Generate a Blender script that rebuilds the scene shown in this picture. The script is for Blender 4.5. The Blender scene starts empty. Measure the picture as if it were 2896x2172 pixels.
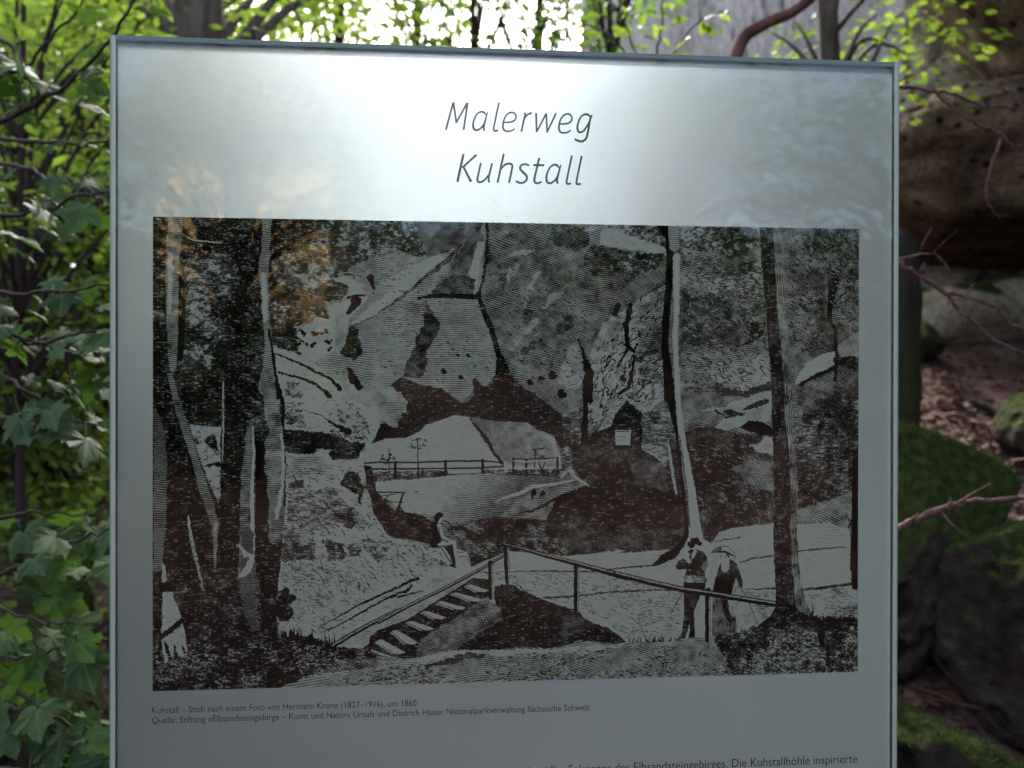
import bpy, bmesh, math, random
import numpy as np
from mathutils import Vector, Matrix

scene = bpy.context.scene
COL = scene.collection
rnd = random.Random(11)
NP = np.random.RandomState(7)

# ---------------------------------------------------------------- camera
CAM = np.array([-0.0674056, -0.7844464, 1.6137378])
YAW, PITCH, ROLL = -0.0765209, -0.0028208, -0.0020065
FPX, PW, PH = 2200.0, 2896, 2172
def _rot(y, p, r):
    c, s = math.cos(y), math.sin(y); rz = np.array([[c, -s, 0], [s, c, 0], [0, 0, 1]])
    c, s = math.cos(p), math.sin(p); rx = np.array([[1, 0, 0], [0, c, -s], [0, s, c]])
    c, s = math.cos(r), math.sin(r); ry = np.array([[c, 0, s], [0, 1, 0], [-s, 0, c]])
    return rz @ rx @ ry
CR = _rot(YAW, PITCH, ROLL)
cam_data = bpy.data.cameras.new('camera')
cam = bpy.data.objects.new('camera', cam_data); COL.objects.link(cam)
cam_data.sensor_width = 36; cam_data.lens = 36*FPX/PW
cam_data.clip_start = .02; cam_data.clip_end = 2000
cam_data.dof.use_dof = True; cam_data.dof.focus_distance = .79; cam_data.dof.aperture_fstop = 5.0
m = Matrix.Identity(4)
for i in range(3):
    m[i][0] = CR[i, 0]; m[i][1] = CR[i, 2]; m[i][2] = -CR[i, 1]; m[i][3] = CAM[i]
cam.matrix_world = m
scene.camera = cam

# ---------------------------------------------------------------- daylight
SUN_EL, SUN_AZ = math.radians(44), math.radians(-2)      # azimuth from +y towards +x
w = bpy.data.worlds.new('World'); scene.world = w; w.use_nodes = True
nt = w.node_tree; nt.nodes.clear()
sky = nt.nodes.new('ShaderNodeTexSky'); sky.sky_type = 'NISHITA'; sky.sun_disc = False
sky.sun_elevation = SUN_EL; sky.sun_rotation = SUN_AZ
sky.air_density = 1.0; sky.dust_density = 4.0; sky.ozone_density = 1.0
hs = nt.nodes.new('ShaderNodeHueSaturation'); hs.inputs['Saturation'].default_value = .85   # thin high cloud
bg = nt.nodes.new('ShaderNodeBackground'); bg.inputs['Strength'].default_value = .15
out = nt.nodes.new('ShaderNodeOutputWorld')
nt.links.new(sky.outputs[0], hs.inputs['Color']); nt.links.new(hs.outputs[0], bg.inputs[0]); nt.links.new(bg.outputs[0], out.inputs[0])
sl = bpy.data.lights.new('sun', 'SUN'); sl.energy = 3.0; sl.angle = math.radians(3); sl.color = (1, .96, .9)
sun = bpy.data.objects.new('sun', sl); COL.objects.link(sun)
sdir = Vector((math.sin(SUN_AZ)*math.cos(SUN_EL), math.cos(SUN_AZ)*math.cos(SUN_EL), math.sin(SUN_EL)))
sun.rotation_euler = sdir.to_track_quat('Z', 'Y').to_euler()
vs = scene.view_settings
vs.view_transform = 'Standard'; vs.look = 'None'; vs.gamma = 1; vs.use_curve_mapping = False; vs.exposure = 2.5
cy = scene.cycles
cy.use_denoising = True; cy.max_bounces = 10; cy.transparent_max_bounces = 12; cy.transmission_bounces = 8
cy.diffuse_bounces = 4; cy.glossy_bounces = 4; cy.sample_clamp_indirect = 8; cy.caustics_reflective = False; cy.caustics_refractive = False

# ---------------------------------------------------------------- helpers
def ray(px, py):
    return CR @ np.array([(px-PW/2)/FPX, 1.0, -(py-PH/2)/FPX])
def at(px, py, d):
    """the world point seen at photograph pixel (px, py), d metres in front of the camera"""
    return Vector(CAM+ray(px, py)*d)
def on_board(px, py, y=0.0):
    r = ray(px, py); t = (y-CAM[1])/r[1]
    return Vector(CAM+r*t)
PU0, PU1, PV0, PV1 = -0.3591635, 0.3567091, 1.3104089, 1.7743756
def print_uv(px, py):
    p = on_board(px, py)
    return (p.x-PU0)/(PU1-PU0), (p.z-PV0)/(PV1-PV0)

def link(o, parent=None):
    COL.objects.link(o)
    if parent is not None: o.parent = parent
    return o
def tag(o, label=None, cat=None, group=None, kind=None):
    if label: o['label'] = label
    if cat: o['category'] = cat
    if group: o['group'] = group
    if kind: o['kind'] = kind
    return o
def empty(name, loc, label, cat, group=None):
    o = bpy.data.objects.new(name, None); o.location = loc; o.empty_display_size = .1
    COL.objects.link(o); tag(o, label, cat, group)
    return o
class MB:
    """collects shapes in world space, then links them as one mesh object"""
    def __init__(self): self.v = []; self.f = []; self.mi = []
    def add(self, v, f, mi=0):
        b = len(self.v); self.v += [tuple(p) for p in v]; self.f += [tuple(i+b for i in q) for q in f]; self.mi += [mi]*len(f)
    def box(self, lo, hi, mi=0):
        x0, y0, z0 = lo; x1, y1, z1 = hi
        self.add([(x0, y0, z0), (x1, y0, z0), (x1, y1, z0), (x0, y1, z0), (x0, y0, z1), (x1, y0, z1), (x1, y1, z1), (x0, y1, z1)],
                 [(0, 3, 2, 1), (4, 5, 6, 7), (0, 1, 5, 4), (1, 2, 6, 5), (2, 3, 7, 6), (3, 0, 4, 7)], mi)
    def tube(self, pts, rad, n=8, cap=True, rough=0):
        pts = [Vector(p) for p in pts]; vs_ = []; u = None
        for i, p in enumerate(pts):
            t = (pts[min(i+1, len(pts)-1)]-pts[max(i-1, 0)]).normalized()
            if u is None:
                u = t.orthogonal().normalized()
            u = (u-t*u.dot(t)).normalized(); b = t.cross(u)
            for k in range(n):
                a = 2*math.pi*k/n; r = rad[i]*(1+rough*rnd.uniform(-1, 1))
                vs_.append(p+(u*math.cos(a)+b*math.sin(a))*r)
        fs = []
        for i in range(len(pts)-1):
            for k in range(n):
                fs.append((i*n+k, i*n+(k+1) % n, (i+1)*n+(k+1) % n, (i+1)*n+k))
        if cap: fs += [tuple(range(n))[::-1], tuple(range((len(pts)-1)*n, len(pts)*n))]
        self.add(vs_, fs)
    def build(self, name, mats, parent=None, smooth=False):
        me = bpy.data.meshes.new(name)
        off = Vector((0, 0, 0))
        if parent is not None: off = parent_loc(parent)
        me.from_pydata([(x-off.x, y-off.y, z-off.z) for x, y, z in self.v], [], self.f)
        mats = mats if isinstance(mats, (list, tuple)) else [mats]
        for mt in mats: me.materials.append(mt)
        if len(mats) > 1: me.polygons.foreach_set('material_index', self.mi)
        if smooth: me.polygons.foreach_set('use_smooth', [True]*len(me.polygons))
        me.update()
        return link(bpy.data.objects.new(name, me), parent)
def parent_loc(o):
    l = Vector((0, 0, 0))
    while o is not None: l = l+o.location; o = o.parent
    return l
def catmull(pts, k=6):
    """smooth a polyline of tuples of any length"""
    P = [np.array(p, float) for p in pts]; r = []
    for i in range(len(P)-1):
        a, b, c, d = P[max(i-1, 0)], P[i], P[i+1], P[min(i+2, len(P)-1)]
        for j in range(k):
            t = j/k
            r.append(.5*((2*b)+(-a+c)*t+(2*a-5*b+4*c-d)*t*t+(-a+3*b-3*c+d)*t**3))
    r.append(P[-1])
    return r
_G = np.random.RandomState(3).rand(64, 64, 64)
def vnoise(p):
    i = np.floor(p).astype(int); f = p-i; f = f*f*(3-2*f); i &= 63; j = (i+1) & 63
    g = lambda a, b, c: _G[a[:, 0], b[:, 1], c[:, 2]]
    fx, fy, fz = f.T
    return ((g(i, i, i)*(1-fx)+g(j, i, i)*fx)*(1-fy)+(g(i, j, i)*(1-fx)+g(j, j, i)*fx)*fy)*(1-fz) + \
           ((g(i, i, j)*(1-fx)+g(j, i, j)*fx)*(1-fy)+(g(i, j, j)*(1-fx)+g(j, j, j)*fx)*fy)*fz
def fbm(p, oct=4):
    r = 0; a = .5
    for _ in range(oct): r = r+a*(vnoise(p)-.5); p = p*2.03+17.3; a *= .5
    return r
def np_mesh(name, verts, faces, mats, smooth=False):
    """faces: (N,3) or (N,4) array"""
    me = bpy.data.meshes.new(name)
    n, k = faces.shape
    me.vertices.add(len(verts)); me.vertices.foreach_set('co', np.ascontiguousarray(verts, np.float32).ravel())
    me.loops.add(n*k); me.loops.foreach_set('vertex_index', np.ascontiguousarray(faces, np.int32).ravel())
    me.polygons.add(n); me.polygons.foreach_set('loop_start', np.arange(0, n*k, k, dtype=np.int32))
    try: me.polygons.foreach_set('loop_total', np.full(n, k, np.int32))
    except Exception: pass
    if smooth: me.polygons.foreach_set('use_smooth', np.ones(n, bool))
    for mt in (mats if isinstance(mats, (list, tuple)) else [mats]): me.materials.append(mt)
    me.update(); me.validate()
    return me

# ---------------------------------------------------------------- materials
def new_mat(name):
    mt = bpy.data.materials.new(name); mt.use_nodes = True
    t = mt.node_tree; t.nodes.clear()
    o = t.nodes.new('ShaderNodeOutputMaterial')
    def N(kind, **k):
        nd = t.nodes.new(kind)
        for a, b in k.items(): setattr(nd, a, b)
        return nd
    def L(a, b): t.links.new(a, b)
    return mt, N, L, o
def ramp(N, stops):
    r = N('ShaderNodeValToRGB'); e = r.color_ramp.elements
    while len(e) < len(stops): e.new(.5)
    for i, (p, c) in enumerate(stops): e[i].position = p; e[i].color = tuple(c)+(1,)
    return r
def simple(name, col, rough=.6, var=.25, scale=30, metal=0, bump=0, bscale=60):
    mt, N, L, o = new_mat(name)
    p = N('ShaderNodeBsdfPrincipled'); p.inputs['Roughness'].default_value = rough; p.inputs['Metallic'].default_value = metal; p.inputs['Specular IOR Level'].default_value = .15
    tc = N('ShaderNodeTexCoord'); nz = N('ShaderNodeTexNoise'); nz.inputs['Scale'].default_value = scale; nz.inputs['Detail'].default_value = 5
    L(tc.outputs['Object'], nz.inputs['Vector'])
    r = ramp(N, [(.3, [c*(1-var) for c in col]), (.7, [c*(1+var) for c in col])])
    L(nz.outputs['Fac'], r.inputs[0]); L(r.outputs[0], p.inputs['Base Color'])
    if bump:
        n2 = N('ShaderNodeTexNoise'); n2.inputs['Scale'].default_value = bscale; n2.inputs['Detail'].default_value = 6
        L(tc.outputs['Object'], n2.inputs['Vector'])
        b = N('ShaderNodeBump'); b.inputs['Strength'].default_value = bump; b.inputs['Distance'].default_value = .02
        L(n2.outputs['Fac'], b.inputs['Height']); L(b.outputs[0], p.inputs['Normal'])
    L(p.outputs[0], o.inputs[0])
    return mt
def leaf_mat(name, dark, light, trans, tf=.5, gloss=.35, per_object=False):
    """thin leaf: reflects dark..light by leaf, lets yellow-green light through"""
    mt, N, L, o = new_mat(name)
    if per_object:
        oi = N('ShaderNodeObjectInfo'); src = oi.outputs['Random']
    else:
        at_ = N('ShaderNodeAttribute'); at_.attribute_name = 'tint'; src = at_.outputs['Fac']
    r = ramp(N, [(0, dark), (1, light)]); L(src, r.inputs[0])
    col = r.outputs[0]
    if per_object:                            # pale midrib and side veins, in the leaf's own coordinates
        tc = N('ShaderNodeTexCoord'); sp = N('ShaderNodeSeparateXYZ'); L(tc.outputs['Object'], sp.inputs[0])
        ab = N('ShaderNodeMath', operation='ABSOLUTE'); L(sp.outputs['Y'], ab.inputs[0])
        s1 = N('ShaderNodeMath', operation='MULTIPLY_ADD'); L(sp.outputs['X'], s1.inputs[0]); s1.inputs[1].default_value = -1.15; L(ab.outputs[0], s1.inputs[2])
        s2 = N('ShaderNodeMath', operation='ABSOLUTE'); L(s1.outputs[0], s2.inputs[0])
        mn = N('ShaderNodeMath', operation='MINIMUM'); L(ab.outputs[0], mn.inputs[0]); L(s2.outputs[0], mn.inputs[1])
        vr = ramp(N, [(.008, (1, 1, 1)), (.03, (0, 0, 0))]); L(mn.outputs[0], vr.inputs[0])
        nz = N('ShaderNodeTexNoise'); nz.inputs['Scale'].default_value = 5; nz.inputs['Detail'].default_value = 4; L(tc.outputs['Object'], nz.inputs['Vector'])
        nr = ramp(N, [(.3, (.65, .65, .6)), (.7, (1.3, 1.25, 1.1))]); L(nz.outputs['Fac'], nr.inputs[0])
        mu = N('ShaderNodeMixRGB', blend_type='MULTIPLY'); mu.inputs[0].default_value = 1; L(col, mu.inputs[1]); L(nr.outputs[0], mu.inputs[2])
        vm = N('ShaderNodeMixRGB'); L(vr.outputs[0], vm.inputs[0]); L(mu.outputs[0], vm.inputs[1]); vm.inputs[2].default_value = tuple(c*1.35 for c in light)+(1,); col = vm.outputs[0]
    tr = ramp(N, [(0, [c*.7 for c in trans]), (1, [c*1.15 for c in trans])]); L(src, tr.inputs[0])
    d = N('ShaderNodeBsdfPrincipled'); d.inputs['Roughness'].default_value = gloss; d.inputs['Specular IOR Level'].default_value = .14
    L(col, d.inputs['Base Color'])
    t = N('ShaderNodeBsdfTranslucent'); L(tr.outputs[0], t.inputs['Color'])
    mx = N('ShaderNodeMixShader'); mx.inputs[0].default_value = tf
    L(d.outputs[0], mx.inputs[1]); L(t.outputs[0], mx.inputs[2]); L(mx.outputs[0], o.inputs[0])
    return mt
def rock_mat(name, stops, moss=0.0, moss_col=(.022, .029, .006), scale=1.0, pits=.6, streak=0.0):
    mt, N, L, o = new_mat(name)
    p = N('ShaderNodeBsdfPrincipled'); p.inputs['Roughness'].default_value = .95; p.inputs['Specular IOR Level'].default_value = .06
    g = N('ShaderNodeNewGeometry')
    mp = N('ShaderNodeMapping'); L(g.outputs['Position'], mp.inputs[0]); mp.inputs['Scale'].default_value = (scale, scale, scale*(1+streak))
    n1 = N('ShaderNodeTexNoise'); n1.inputs['Scale'].default_value = 1.6; n1.inputs['Detail'].default_value = 9; n1.inputs['Roughness'].default_value = .62
    L(mp.outputs[0], n1.inputs['Vector'])
    r1 = ramp(N, stops); L(n1.outputs['Fac'], r1.inputs[0])
    n2 = N('ShaderNodeTexNoise'); n2.inputs['Scale'].default_value = 26; n2.inputs['Detail'].default_value = 5; L(mp.outputs[0], n2.inputs['Vector'])
    r2 = ramp(N, [(.3, (.6, .58, .56)), (.7, (1.25, 1.25, 1.25))]); L(n2.outputs['Fac'], r2.inputs[0])
    m1 = N('ShaderNodeMixRGB', blend_type='MULTIPLY'); m1.inputs[0].default_value = 1; L(r1.outputs[0], m1.inputs[1]); L(r2.outputs[0], m1.inputs[2])
    vo = N('ShaderNodeTexVoronoi'); vo.inputs['Scale'].default_value = 7; L(mp.outputs[0], vo.inputs['Vector'])
    n3 = N('ShaderNodeTexNoise'); n3.inputs['Scale'].default_value = 2.3; L(mp.outputs[0], n3.inputs['Vector'])
    mul = N('ShaderNodeMath', operation='MULTIPLY_ADD'); L(n3.outputs['Fac'], mul.inputs[0]); mul.inputs[1].default_value = -.8; mul.inputs[2].default_value = .53
    sub = N('ShaderNodeMath', operation='SUBTRACT'); L(vo.outputs['Distance'], sub.inputs[0]); L(mul.outputs[0], sub.inputs[1])
    pr = ramp(N, [(0, (1-pits,)*3), (.12, (1, 1, 1))]); L(sub.outputs[0], pr.inputs[0])
    mq = N('ShaderNodeMixRGB', blend_type='MULTIPLY'); mq.inputs[0].default_value = 1; L(m1.outputs[0], mq.inputs[1]); L(pr.outputs[0], mq.inputs[2])  # shade inside the pits is painted into the colour as well
    col = mq.outputs[0]
    if moss:
        sep = N('ShaderNodeSeparateXYZ'); L(g.outputs['Normal'], sep.inputs[0])
        nm = N('ShaderNodeTexNoise'); nm.inputs['Scale'].default_value = 3.2; nm.inputs['Detail'].default_value = 7; L(g.outputs['Position'], nm.inputs['Vector'])
        ad = N('ShaderNodeMath', operation='MULTIPLY_ADD'); L(nm.outputs['Fac'], ad.inputs[0]); ad.inputs[1].default_value = 1.9; ad.inputs[2].default_value = moss-1.45
        a2 = N('ShaderNodeMath', operation='ADD'); L(ad.outputs[0], a2.inputs[0]); L(sep.outputs['Z'], a2.inputs[1])
        rr = ramp(N, [(.35, (0, 0, 0)), (.6, (1, 1, 1))]); L(a2.outputs[0], rr.inputs[0])
        nc = N('ShaderNodeTexNoise'); nc.inputs['Scale'].default_value = 45; nc.inputs['Detail'].default_value = 4; L(g.outputs['Position'], nc.inputs['Vector'])
        mc = ramp(N, [(.3, [c*.5 for c in moss_col]), (.7, [c*1.5 for c in moss_col])]); L(nc.outputs['Fac'], mc.inputs[0])
        mm = N('ShaderNodeMixRGB'); L(rr.outputs[0], mm.inputs[0]); L(col, mm.inputs[1]); L(mc.outputs[0], mm.inputs[2]); col = mm.outputs[0]
    L(col, p.inputs['Base Color'])
    hsum = N('ShaderNodeMath', operation='MULTIPLY_ADD'); L(n2.outputs['Fac'], hsum.inputs[0]); hsum.inputs[1].default_value = .5; L(pr.outputs[0], hsum.inputs[2])
    b = N('ShaderNodeBump'); b.inputs['Strength'].default_value = .8; b.inputs['Distance'].default_value = .05/scale
    L(hsum.outputs[0], b.inputs['Height']); L(b.outputs[0], p.inputs['Normal'])
    L(p.outputs[0], o.inputs[0])
    return mt
def bark_mat(name, a, b, moss=0):
    mt, N, L, o = new_mat(name)
    p = N('ShaderNodeBsdfPrincipled'); p.inputs['Roughness'].default_value = .9; p.inputs['Specular IOR Level'].default_value = .1
    g = N('ShaderNodeNewGeometry'); mp = N('ShaderNodeMapping'); mp.inputs['Scale'].default_value = (9, 9, 1.6); L(g.outputs['Position'], mp.inputs[0])
    n = N('ShaderNodeTexNoise'); n.inputs['Scale'].default_value = 2.2; n.inputs['Detail'].default_value = 9; n.inputs['Roughness'].default_value = .65; L(mp.outputs[0], n.inputs['Vector'])
    r = ramp(N, [(.32, a), (.68, b)]); L(n.outputs['Fac'], r.inputs[0]); c = r.outputs[0]
    if moss:
        n2 = N('ShaderNodeTexNoise'); n2.inputs['Scale'].default_value = 3; n2.inputs['Detail'].default_value = 6; L(g.outputs['Position'], n2.inputs['Vector'])
        r2 = ramp(N, [(.5-.2*moss, (0, 0, 0)), (.7-.1*moss, (1, 1, 1))]); L(n2.outputs['Fac'], r2.inputs[0])
        mm = N('ShaderNodeMixRGB'); L(r2.outputs[0], mm.inputs[0]); L(c, mm.inputs[1]); mm.inputs[2].default_value = (.024, .03, .009, 1); c = mm.outputs[0]
    L(c, p.inputs['Base Color'])
    bp = N('ShaderNodeBump'); bp.inputs['Strength'].default_value = .7; bp.inputs['Distance'].default_value = .02; L(n.outputs['Fac'], bp.inputs['Height']); L(bp.outputs[0], p.inputs['Normal'])
    L(p.outputs[0], o.inputs[0])
    return mt
M = {}
M['maple_leaf'] = leaf_mat('maple_leaf', (.015, .036, .013), (.038, .074, .024), (.08, .17, .02), .3, .6, True)
M['beech_leaf'] = leaf_mat('beech_leaf', (.045, .09, .012), (.09, .15, .02), (.25, .39, .04), .5, .5, True)
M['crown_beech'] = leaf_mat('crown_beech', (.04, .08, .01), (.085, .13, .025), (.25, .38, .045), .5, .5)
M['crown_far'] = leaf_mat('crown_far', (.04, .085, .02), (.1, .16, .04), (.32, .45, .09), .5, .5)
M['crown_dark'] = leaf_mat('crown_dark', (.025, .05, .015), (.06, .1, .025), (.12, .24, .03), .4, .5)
M['litter'] = leaf_mat('litter', (.05, .024, .014), (.15, .075, .05), (.08, .04, .02), .1, .7)
M['moss_tuft'] = leaf_mat('moss_tuft', (.012, .02, .004), (.05, .075, .01), (.05, .08, .008), .25, .8)
M['bark_grey'] = bark_mat('bark_grey', (.035, .026, .02), (.15, .115, .09))
M['bark_green'] = bark_mat('bark_green', (.009, .007, .005), (.035, .028, .02), .25)
M['bark_dark'] = bark_mat('bark_dark', (.018, .012, .012), (.055, .035, .034))
M['bark_red'] = bark_mat('bark_red', (.07, .03, .024), (.16, .08, .065))
M['twig'] = simple('twig', (.1, .05, .046), .85, .55, 90, 0, .6, 160)
M['twig_dark'] = simple('twig_dark', (.03, .022, .02), .8, .3, 40)
M['rock_brown'] = rock_mat('rock_brown', [(.34, (.018, .014, .011)), (.45, (.085, .064, .047)), (.56, (.185, .145, .105)), (.7, (.3, .255, .195))], moss=.0, pits=.85, scale=1.5)
M['rock_pale'] = rock_mat('rock_pale', [(.25, (.1, .085, .07)), (.5, (.24, .2, .15)), (.75, (.33, .29, .2))], moss=.25, pits=.4)
M['rock_moss'] = rock_mat('rock_moss', [(.3, (.007, .005, .004)), (.5, (.03, .022, .017)), (.72, (.075, .06, .048))], moss=.7, pits=.5)
M['cliff'] = rock_mat('cliff', [(.3, (.22, .17, .145)), (.48, (.46, .39, .355)), (.7, (.6, .52, .475))], scale=1.1, pits=.6, streak=-.8)
M['ground'] = rock_mat('ground', [(.25, (.03, .017, .013)), (.5, (.085, .05, .042)), (.75, (.17, .11, .095))], moss=.0, pits=.3, scale=2)
M['sand'] = rock_mat('sand', [(.25, (.05, .03, .028)), (.5, (.08, .05, .048)), (.75, (.12, .08, .075))], pits=.1, scale=2)
# ---------------------------------------------------------------- terrain and far setting
def sstep(a, b, x):
    t = np.clip((x-a)/(b-a), 0, 1); return t*t*(3-2*t)
def ground_h(x, y):
    x = np.asarray(x, float); y = np.asarray(y, float)
    left = np.interp(y, [-60, -40, -16, -9, -6, -2, .2, 3, 6, 12, 25, 60, 400], [13, 9, 2.0, .95, .3, 0, .02, .62, 1.12, 2.0, 3.6, 7, 12])
    right = np.interp(y, [-60, -40, -16, -9, -6, -2, -.2, .6, 1.6, 2.4, 3.2, 4, 5, 6, 9, 14, 25, 60, 400], [13, 9, 2.0, .95, .3, 0, .05, .33, .92, 1.36, 1.62, 1.9, 2.14, 2.3, 2.55, 3.0, 4.5, 8, 12])
    k = sstep(-.3, 1.2, x-.12*y)
    h = left*(1-k)+right*k
    p = np.stack([x*.9, y*.9, x*0], 1)
    amp = sstep(.2, 1.5, np.abs(y+.4))
    return h+amp*(.28*fbm(p, 4)+.05*fbm(p*6, 3))
n = 420
t = np.linspace(-1, 1, n)
gx = np.sign(t)*(np.abs(t)*7+np.abs(t)**6*380); gy = gx+2.0
XX, YY = np.meshgrid(gx, gy)
V = np.stack([XX.ravel(), YY.ravel(), ground_h(XX.ravel(), YY.ravel())], 1)
idx = np.arange(n*n).reshape(n, n)
F = np.stack([idx[:-1, :-1].ravel(), idx[:-1, 1:].ravel(), idx[1:, 1:].ravel(), idx[1:, :-1].ravel()], 1)
tag(link(bpy.data.objects.new('ground', np_mesh('ground', V, F, M['ground'], True))), 'reddish forest floor sloping up behind the glass board', kind='structure')
n = 90
px_, py_ = np.meshgrid(np.linspace(-6, 6, n), np.linspace(-13.5, -7.2, n))
py_ = py_+.6*np.sin(px_*.9)
V = np.stack([px_.ravel(), py_.ravel(), ground_h(px_.ravel(), py_.ravel())+.012], 1)
idx = np.arange(n*n).reshape(n, n)
F = np.stack([idx[:-1, :-1].ravel(), idx[:-1, 1:].ravel(), idx[1:, 1:].ravel(), idx[1:, :-1].ravel()], 1)
tag(link(bpy.data.objects.new('path', np_mesh('path', V, F, M['sand'], True))), 'pale sandy track across the clearing behind the photographer', kind='structure')

# ---------------------------------------------------------------- rocks
def rock(name, loc, rad, mat, seed, label=None, group=None, rough=.3, blocky=3.0, sub=5, rot=(0, 0, 0), strata=.0, kind=None, cat='rock', pit=0, cuts=11, ground=True):
    bm = bmesh.new(); bmesh.ops.create_icosphere(bm, subdivisions=sub, radius=1)
    v = np.array([q.co[:] for q in bm.verts]); f = np.array([[q.index for q in g.verts] for g in bm.faces]); bm.free()
    e = blocky
    s = (np.abs(v)**e).sum(1)**(1/e); v = v/s[:, None]
    dirn = v/np.linalg.norm(v, axis=1)[:, None]
    o = np.array([seed*3.1, seed*1.7, seed*.9])
    R = np.array(rad)
    d = fbm(v*1.3+o, 5)*rough*1.6
    d = d+.5*rough*np.abs(fbm(v*4.0+o, 4))
    if strata: d = d+strata*np.sin(v[:, 2]*9+6*fbm(v*1.5+o, 3))*.5
    if pit:
        c = fbm(v*9.0+o*2, 2); d = d-pit*np.clip(c-.11, 0, 1)*4
        c = fbm(v*np.array([3.2, 3.2, 6])+o*3, 3); d = d-pit*1.5*np.clip(.05-np.abs(c), 0, 1)*8*.25
    v = v+dirn*d[:, None]
    rs = np.random.RandomState(seed+500)      # broken faces
    for _ in range(cuts):
        nn = rs.randn(3); nn /= np.linalg.norm(nn)
        ex = np.clip(v @ nn-rs.uniform(.72, .98), 0, None)
        v = v-nn*(ex*.9)[:, None]
    v = v+dirn*(.055*fbm(v*5+o, 4)+.03*fbm(v*15+o, 3))[:, None]
    v = v*R
    me = np_mesh(name, v, f, mat, True)
    ob = bpy.data.objects.new(name, me); ob.location = loc; ob.rotation_euler = [math.radians(a) for a in rot]
    if ground:                                # the top stays where it is seen, the foot goes into the slope
        top = loc[2]+rad[2]*.95; q = [(loc[0]+a*rad[0]*.7, loc[1]+b*rad[1]*.7) for a in (-1, 0, 1) for b in (-1, 0, 1)]
        bot = min(float(ground_h([a], [b])[0]) for a, b in q)-.06*rad[0]
        if bot < loc[2]-rad[2]:
            k = (top-bot)/(2*rad[2]*.95)
            ob.location[2] = (top+bot)/2
            for v_ in me.vertices: v_.co.z *= k
            me.update()
    link(ob)
    return tag(ob, label, None if kind else cat, group, kind)
rock('sandstone_overhang', at(3130, -110, 5.4), (1.35, 1.3, .95), M['rock_brown'], 1, 'upper brown sandstone block with dark pits over the crevice', None, .16, 4, 6, (0, 24, 12), .03, pit=.12, ground=False)
rock('sandstone_overhang', at(2930, 545, 5.6), (1.35, 1.5, .5), M['rock_brown'], 2, 'lower brown sandstone slab overhanging the black hollow', None, .16, 3.5, 6, (0, 5, -8), .04, pit=.14, ground=False)
rock('sandstone_cliff', at(3500, 100, 8.5), (3.0, 2.2, 4.2), M['rock_brown'], 3, kind='structure', rough=.14, blocky=5, sub=5, strata=.03)
rock('sandstone_cliff', at(2900, 560, 9.0), (2.6, 1.6, 1.6), M['rock_brown'], 7, kind='structure', rough=.14, blocky=5, sub=5, strata=.03)
rock('sandstone_cliff', (5.3, .4, 3.5), (2.3, 2.3, 6.0), M['rock_brown'], 21, kind='structure', rough=.14, blocky=4, sub=5, strata=.03)  # unseen flank, added to block sky light from the right
rock('pale_cliff', at(2330, -350, 14), (4.3, 2.0, 6.2), M['cliff'], 4, kind='structure', rough=.16, blocky=6, sub=6, rot=(0, 0, -14), strata=.02, pit=.1)
rock('boulder', at(2690, 860, 5.1), (.36, .4, .13), M['rock_pale'], 5, 'flat pale boulder at the mouth of the black hollow', 'boulders under the overhang', .2, 2.6, 4, (0, 4, 10))
rock('boulder', at(2900, 850, 5.3), (.34, .4, .17), M['rock_pale'], 6, 'pale boulder at the right picture edge below the overhang', 'boulders under the overhang', .2, 2.6, 4, (0, -6, 30))
rock('boulder', at(2600, 955, 4.6), (.12, .14, .1), M['rock_moss'], 8, 'small round mossy stone beside the snag', 'boulders under the overhang', .2, 2.2, 4)
rock('mossy_boulder', at(2520, 1480, 2.4), (.24, .24, .34), M['rock_moss'], 9, 'bright mossy boulder just right of the board edge', 'mossy boulders on the slope', .42, 2.4, 6, (10, 18, 0))
rock('mossy_boulder', at(2930, 1730, 2.1), (.2, .3, .26), M['rock_moss'], 12, 'dark mossy boulder under the thick red branch', 'mossy boulders on the slope', .42, 2.6, 6, (0, -12, 0))
rock('mossy_boulder', at(2660, 2200, 1.55), (.2, .22, .15), M['rock_moss'], 13, 'lowest dark mossy boulder right of the board', 'mossy boulders on the slope', .4, 2.4, 6)
rock('mossy_boulder', at(2980, 1165, 3.3), (.17, .25, .08), M['rock_moss'], 15, 'mossy rock at the right picture edge below the log', 'mossy boulders on the slope', .28, 2.4, 5)
rock('dark_boulder', at(60, 1330, 5.0), (.42, .4, .26), M['rock_moss'], 16, 'dark boulder with a mossy rim on the left slope', 'boulders on the left slope', .22, 2.6, 5)
rock('dark_boulder', at(150, 1690, 3.0), (.13, .16, .12), M['rock_moss'], 17, 'small dark stone among leaf litter at lower left', 'boulders on the left slope', .22, 2.4, 4)
rock('dark_boulder', at(40, 1930, 2.3), (.24, .25, .2), M['rock_moss'], 18, 'moss covered hump at the lower left picture edge', 'boulders on the left slope', .2, 2.2, 5)

# ---------------------------------------------------------------- leaves
def beech_leaf():
    v = [(0, 0, 0), (.28, 0, -.02), (.55, 0, -.03), (.8, 0, -.02), (1.02, 0, -.04),
         (.2, .2, .03), (.5, .29, .04), (.78, .2, .02), (.2, -.2, .03), (.5, -.29, .04), (.78, -.2, .02)]
    f = [(0, 1, 5), (1, 2, 6), (1, 6, 5), (2, 3, 7), (2, 7, 6), (3, 4, 7), (0, 8, 1), (1, 9, 2), (1, 8, 9), (2, 10, 3), (2, 9, 10), (3, 10, 4)]
    return np.array(v), np.array(f)
def small_leaf():
    v = [(0, 0, 0), (.38, .26, .05), (.38, -.26, .05), (.75, .22, .02), (.75, -.22, .02), (1.05, 0, -.05), (.5, 0, -.03)]
    f = [(0, 6, 1), (0, 2, 6), (1, 6, 3), (2, 4, 6), (3, 6, 5), (6, 4, 5)]
    return np.array(v), np.array(f)
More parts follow.
